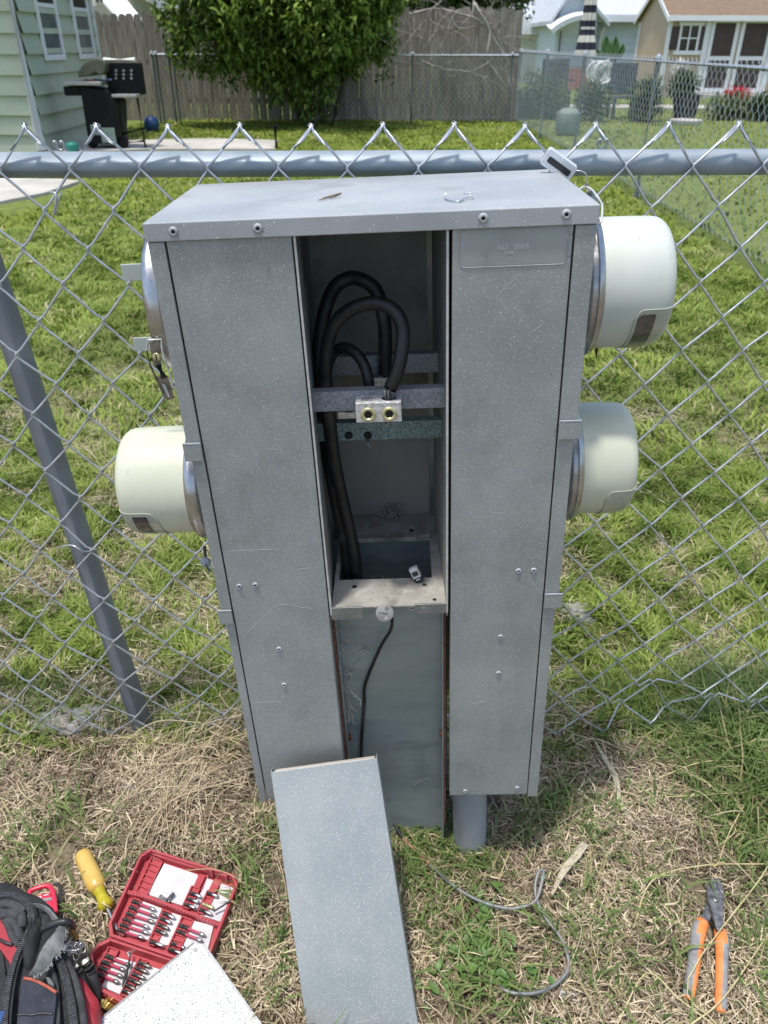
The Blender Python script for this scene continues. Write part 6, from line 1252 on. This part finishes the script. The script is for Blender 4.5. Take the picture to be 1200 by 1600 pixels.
# list of green tufts given on the photo: px, py, radius m, density
TUFT = [(1130, 1130, .16, 1900), (1180, 1130, .10, 1200), (1190, 1220, .12, 1100), (1060, 1170, .09, 500), (1120, 1260, .08, 350), (1180, 1330, .08, 420), (1160, 1450, .09, 500), (1190, 1520, .07, 350), (1020, 1400, .08, 260), (1060, 1470, .07, 240), (930, 1310, .08, 300), (880, 1260, .07, 350), (820, 1290, .07, 500), (735, 1345, .05, 700), (700, 1320, .06, 520), (655, 1310, .05, 500), (655, 1380, .05, 420), (680, 1440, .05, 200),
        (640, 1340, .04, 300), (740, 1480, .05, 300), (760, 1530, .05, 300), (720, 1560, .05, 260), (800, 1580, .06, 240), (860, 1470, .05, 200), (930, 1450, .06, 160), (960, 1560, .07, 160), (440, 1490, .03, 80), (420, 1560, .04, 90), (400, 1420, .04, 120), (380, 1390, .04, 120), (410, 1310, .04, 120), (300, 1170, .05, 110), (110, 1285, .06, 220), (60, 1330, .05, 160), (20, 1370, .05, 140), (170, 1320, .05, 110), (185, 1370, .03, 120), (135, 1430, .02, 60), (150, 1400, .025, 80), (60, 1125, .09, 300), (180, 1130, .05, 80), (900, 1130, .08, 200), (960, 1120, .10, 260), (1040, 1110, .08, 300), (330, 1100, .07, 180), (390, 1340, .04, 100), (870, 1200, .05, 260), (865, 1260, .05, 200), (1000, 1260, .06, 130), (1090, 1500, .06, 100), (1000, 1500, .07, 110)]
P = []
for px, py, r, n in TUFT:
    c = G(px, py); q = rng.normal(0, r*.5, (int(n*(.75 if px > 1000 and py < 1350 else .28)), 2)); P.append(np.stack([c.x+q[:, 0], c.y+q[:, 1]*1.1], 1))
P.append(rect_pts(700, -.9, .95, .35, 1.25)); P = np.concatenate(P); P = P[clear_of_tools(P)]; n = len(P)
h = rng.uniform(.018, .06, n)*(1+.7*(P[:, 0] > .72)*(P[:, 1] > 1.0)); th = rng.uniform(0, 6.28, n); ln = rng.uniform(.3, 1.3, n)*h
z0 = np.array([float(gh(a_, b_)) for a_, b_ in P]); P0 = np.column_stack([P, z0]); lv = np.column_stack([np.cos(th)*ln, np.sin(th)*ln, h])
P1 = P0 + lv*np.array([.42, .42, .68]); P2 = P0+lv*np.array([1.25, 1.25, .85])
t = np.clip(rng.normal(.5, .25, n), 0, 1); col = cmix((.065, .13, .03), (.25, .34, .11), t); dry = rng.random(n) < .14; col[dry] = cmix((.30, .25, .12), (.42, .37, .2), t)[dry]
tag(strips('grass_blades', P0, P1, P2, rng.uniform(.0018, .0048, n), col, 'bladecol'), kind='stuff')
# mulch of dead grass
n = 135000; P = rect_pts(n, -.95, 1.0, .30, 1.34); P = P[clear_of_tools(P, .0) | (rng.random(len(P)) < .0)]; n = len(P)
keep = rng.random(n) < np.clip(1.25-(P[:, 1]-1.12)*6, .0, 1); keep2 = (nz(P[:, 0]*11+2, P[:, 1]*11, 1.2)*.6+nz(P[:, 0]*3, P[:, 1]*3, 1.2)*.4) > .22+.25*rng.random(len(P)); P = P[keep & keep2]; n = len(P)
ln = rng.uniform(.008, .055, n)*rng.uniform(.4, 1.1, n); th = rng.uniform(0, 6.28, n)+2*nz(P[:, 0]*9, P[:, 1]*9); inc = rng.normal(0, .28, n)
z = .002+rng.exponential(.0055, n)+.006*nz(P[:, 0]*12, P[:, 1]*12)+ np.where((np.abs(P[:, 0]+.36) < .16) & (P[:, 1] > .98), .012*rng.random(n), 0); z = np.minimum(z, .024)
d = np.column_stack([np.cos(th)*np.cos(inc), np.sin(th)*np.cos(inc), np.sin(inc)])*ln[:, None]
P0 = np.column_stack([P, z]); P2 = P0+d; P1 = P0+d*.5+np.column_stack([rng.normal(0, .1, n)*ln, rng.normal(0, .1, n)*ln, .12*ln]); P0[:, 2] = np.maximum(P0[:, 2], .001); P2[:, 2] = np.maximum(P2[:, 2], .001)
t = np.clip(rng.beta(1.2, 1.6, n)+.45*(nz(P[:, 0]*9, P[:, 1]*9+2)-.5), 0, 1); col = cmix((.11, .075, .045), (.68, .57, .40), t); t2_ = rng.random(n) < .08; col[t2_] = cmix((.10, .13, .05), (.24, .27, .12), t)[t2_]
tag(strips('dry_mulch', P0, P1, P2, rng.uniform(.0010, .0030, n), col, 'strawcol'), kind='stuff')
# long loose straws as round stems
b = MB(); rs = random.Random(21)
def straw(pts, r, m='straw'): b.tube(smooth(pts, 4), r, 5, m)
for (cx_, cy_, sx_, sy_, nn, hh) in ((355, 1165, 40, 60, 200, .07), (880, 1170, 40, 60, 120, .05), (950, 1180, 60, 50, 80, .03), (300, 1290, 70, 40, 90, .025), (1010, 1160, 60, 30, 60, .03)):
    for k in range(nn):
        a_, b_ = rs.gauss(cx_, sx_), rs.gauss(cy_, sy_)
        if cx_ < 400: a_ = min(a_, 395)
        p_ = G(a_, b_); t = rs.uniform(0, 6.28); L_ = rs.uniform(.03, .10); z_ = rs.uniform(.004, hh)*max(.2, 1-abs(a_-cx_)/(2.5*sx_))
        straw([p_+Vector((0, 0, z_)), p_+Vector((L_*.5*math.cos(t), L_*.5*math.sin(t)*.6, z_+rs.uniform(.0, .012))), p_+Vector((L_*math.cos(t+.5), L_*math.sin(t+.5)*.6, max(.004, z_-rs.uniform(0, .02))))], rs.uniform(.0005, .0013), rs.choice(('straw', 'straw_dark', 'straw', 'straw_dark')))
for k in range(54):       # the bundle sweeping out from beside the left foot of the pedestal
    e = (rs.uniform(310, 388), rs.uniform(1085, 1230), rs.uniform(.02, .09)); s_ = (rs.uniform(140, 360), rs.uniform(1190, 1345), .008); m1 = ((e[0]*.55+s_[0]*.45)+rs.uniform(-25, 5), (e[1]*.6+s_[1]*.4)-rs.uniform(5, 35), rs.uniform(.03, .07))
    straw([G(*e), G(*m1), G((m1[0]+s_[0])/2-rs.uniform(0, 10), (m1[1]+s_[1])/2-8, .03), G(*s_)], rs.uniform(.0005, .0012))
for k in range(420):
    x, y = rs.uniform(-.9, .95), rs.uniform(.4, 1.2)
    if not clear_of_tools(np.array([[x, y]]), .05)[0]: continue
    t = rs.uniform(0, 6.28); L_ = rs.uniform(.05, .16); c_ = rs.uniform(-.5, .5)
    straw([Vector((x, y, rs.uniform(.004, .02))), Vector((x+L_*.5*math.cos(t), y+L_*.5*math.sin(t), rs.uniform(.012, .05))), Vector((x+L_*math.cos(t+c_), y+L_*math.sin(t+c_), rs.uniform(.004, .03)))], rs.uniform(.0005, .0012), rs.choice(('straw', 'straw', 'straw_dark', 'straw_yellow')))
for pts in ([(1120, 1600), (1075, 1530), (1190, 1370), (1205, 1330)], [(1080, 1600), (1130, 1560), (1200, 1460)], [(990, 1450), (1020, 1375), (1100, 1352), (1200, 1350)], [(1060, 1560), (1120, 1605)], [(1100, 1340), (1120, 1352), (1140, 1300), (1195, 1200)], [(1175, 1130), (1190, 1170), (1200, 1210)], [(965, 1600), (1010, 1520), (1060, 1560)], [(1030, 1215), (1100, 1190), (1185, 1190)], [(1040, 1245), (1130, 1240), (1165, 1235), (1170, 1200)]):
    straw([G(x, y, .03+.01*math.sin(i)) for i, (x, y) in enumerate(pts)], .0011, 'straw_yellow')
tag(b.build('long_straws'), kind='stuff')
# broad weeds
b = MB(); rs = random.Random(31)
for (px, py, n_) in ((738, 1470, 34), (765, 1500, 30), (748, 1445, 14), (720, 1500, 22), (780, 1540, 14), (745, 1400, 6), (690, 1545, 14), (840, 1540, 6)):
    c = G(px, py)
    for k in range(n_):
        t = rs.uniform(0, 6.28); q = c+Vector((rs.gauss(0, .018), rs.gauss(0, .018), rs.uniform(.01, .03))); L_ = rs.uniform(.012, .026); w_ = L_*rs.uniform(.22, .36); d = Vector((math.cos(t), math.sin(t), rs.uniform(-.2, .5))).normalized(); s = d.cross(Vector((0, 0, 1))).normalized(); up = Vector((0, 0, 1))
        rows = [[q+d*L_*f-s*w_*math.sin(math.pi*min(.98, f*.9+.08)), q+d*L_*f-up*w_*.3*math.sin(math.pi*f), q+d*L_*f+s*w_*math.sin(math.pi*min(.98, f*.9+.08))] for f in (0, .25, .5, .75, 1)]
        b.grid(rows, 'weed')
tag(b.build('broadleaf_weeds', autosmooth=False), kind='stuff')
# lawn blades
def lawn_patch(name, n, y0, y1, hw, h0, h1, w0, w1, xlim=2.46, cols=((.095, .16, .02), (.37, .46, .10)), cs=1.0, bl=.42):
    y = np.sqrt(rng.uniform(y0**2, y1**2, n)); x = rng.uniform(-1, 1, n)*hw(y); k = (x < xlim)
    bare = nz(x*2.3*cs, y*2.3*cs+1, 1.5)*.5+nz(x*7*cs, y*7*cs, 1.3)*.5; k &= (bare > bl-.16+.26*rng.random(n)) | (rng.random(n) < .22)
    k &= ~((x < -3.2) & (y > 7.2) & (y < 9.3)); k &= ~((x < -4.6) & (y > 10)); k &= ~((y > 11.2) & (y < 13.3) & (x < -1.6))
    x, y, bare = x[k], y[k], bare[k]; n = len(x); cl = nz(x*17*cs+4, y*17*cs, 1.4); cl2 = nz(x*5*cs+1, y*5*cs+7, 1.3)
    h = rng.uniform(h0, h1, n)*(.35+1.0*cl*(.5+.7*cl2)); th = rng.uniform(0, 6.28, n)*.6+6*cl2+3*cl; ln = rng.uniform(.3, 1.5, n)*h
    P0 = np.column_stack([x, y, np.zeros(n)]); lv = np.column_stack([np.cos(th)*ln, np.sin(th)*ln, h]); P1 = P0+lv*np.array([.4, .4, .62]); P2 = P0+lv*np.array([1.2, 1.2, .85])
    t = np.clip(rng.normal(.45, .18, n)+.75*(cl2-.5)-.35*(cl-.5), 0, 1); col = cmix(cols[0], cols[1], t); dry = rng.random(n) < .05+.38*np.clip((bl+.10-bare)*5, 0, 1); col[dry] = cmix((.30, .27, .12), (.62, .56, .34), t)[dry]
    return tag(strips(name, P0, P1, P2, rng.uniform(w0, w1, n)*(.7+.6*cl), col, 'bladecol'), kind='stuff')
FARC = ((.11, .165, .018), (.32, .385, .055))
lawn_patch('lawn_grass', 175000, 1.14, 2.6, lambda y: .30+.60*y, .014, .05, .0018, .0046)
lawn_patch('lawn_grass', 120000, 2.6, 6.5, lambda y: .3+.52*y, .02, .055, .004, .009, cs=.6, bl=.26)
lawn_patch('lawn_grass', 90000, 6.5, 16.8, lambda y: .3+.5*y, .025, .05, .008, .02, cols=FARC, cs=.35, bl=.15)
lawn_patch('lawn_grass', 50000, 5, 24, lambda y: .3+.56*y, .03, .06, .012, .03, xlim=99, cols=FARC, cs=.3, bl=.15)
n = 46000; P = rect_pts(n, -1.8, 1.9, 1.2, 3.0); bare = nz(P[:, 0]*2.3, P[:, 1]*2.3+1, 1.5)*.5+nz(P[:, 0]*7, P[:, 1]*7, 1.3)*.5; P = P[(bare < .46) | (rng.random(n) < .1)]; n = len(P); th = rng.uniform(0, 6.28, n); ln = rng.uniform(.01, .05, n)
P0 = np.column_stack([P, rng.uniform(.003, .02, n)]); d = np.column_stack([np.cos(th)*ln, np.sin(th)*ln, rng.normal(0, .2, n)*ln]); t = rng.random(n)
tag(strips('dry_lawn_thatch', P0, P0+d*.5+np.array([0, 0, .002]), P0+d, rng.uniform(.001, .003, n), cmix((.22, .18, .11), (.66, .59, .42), t), 'strawcol'), kind='stuff')
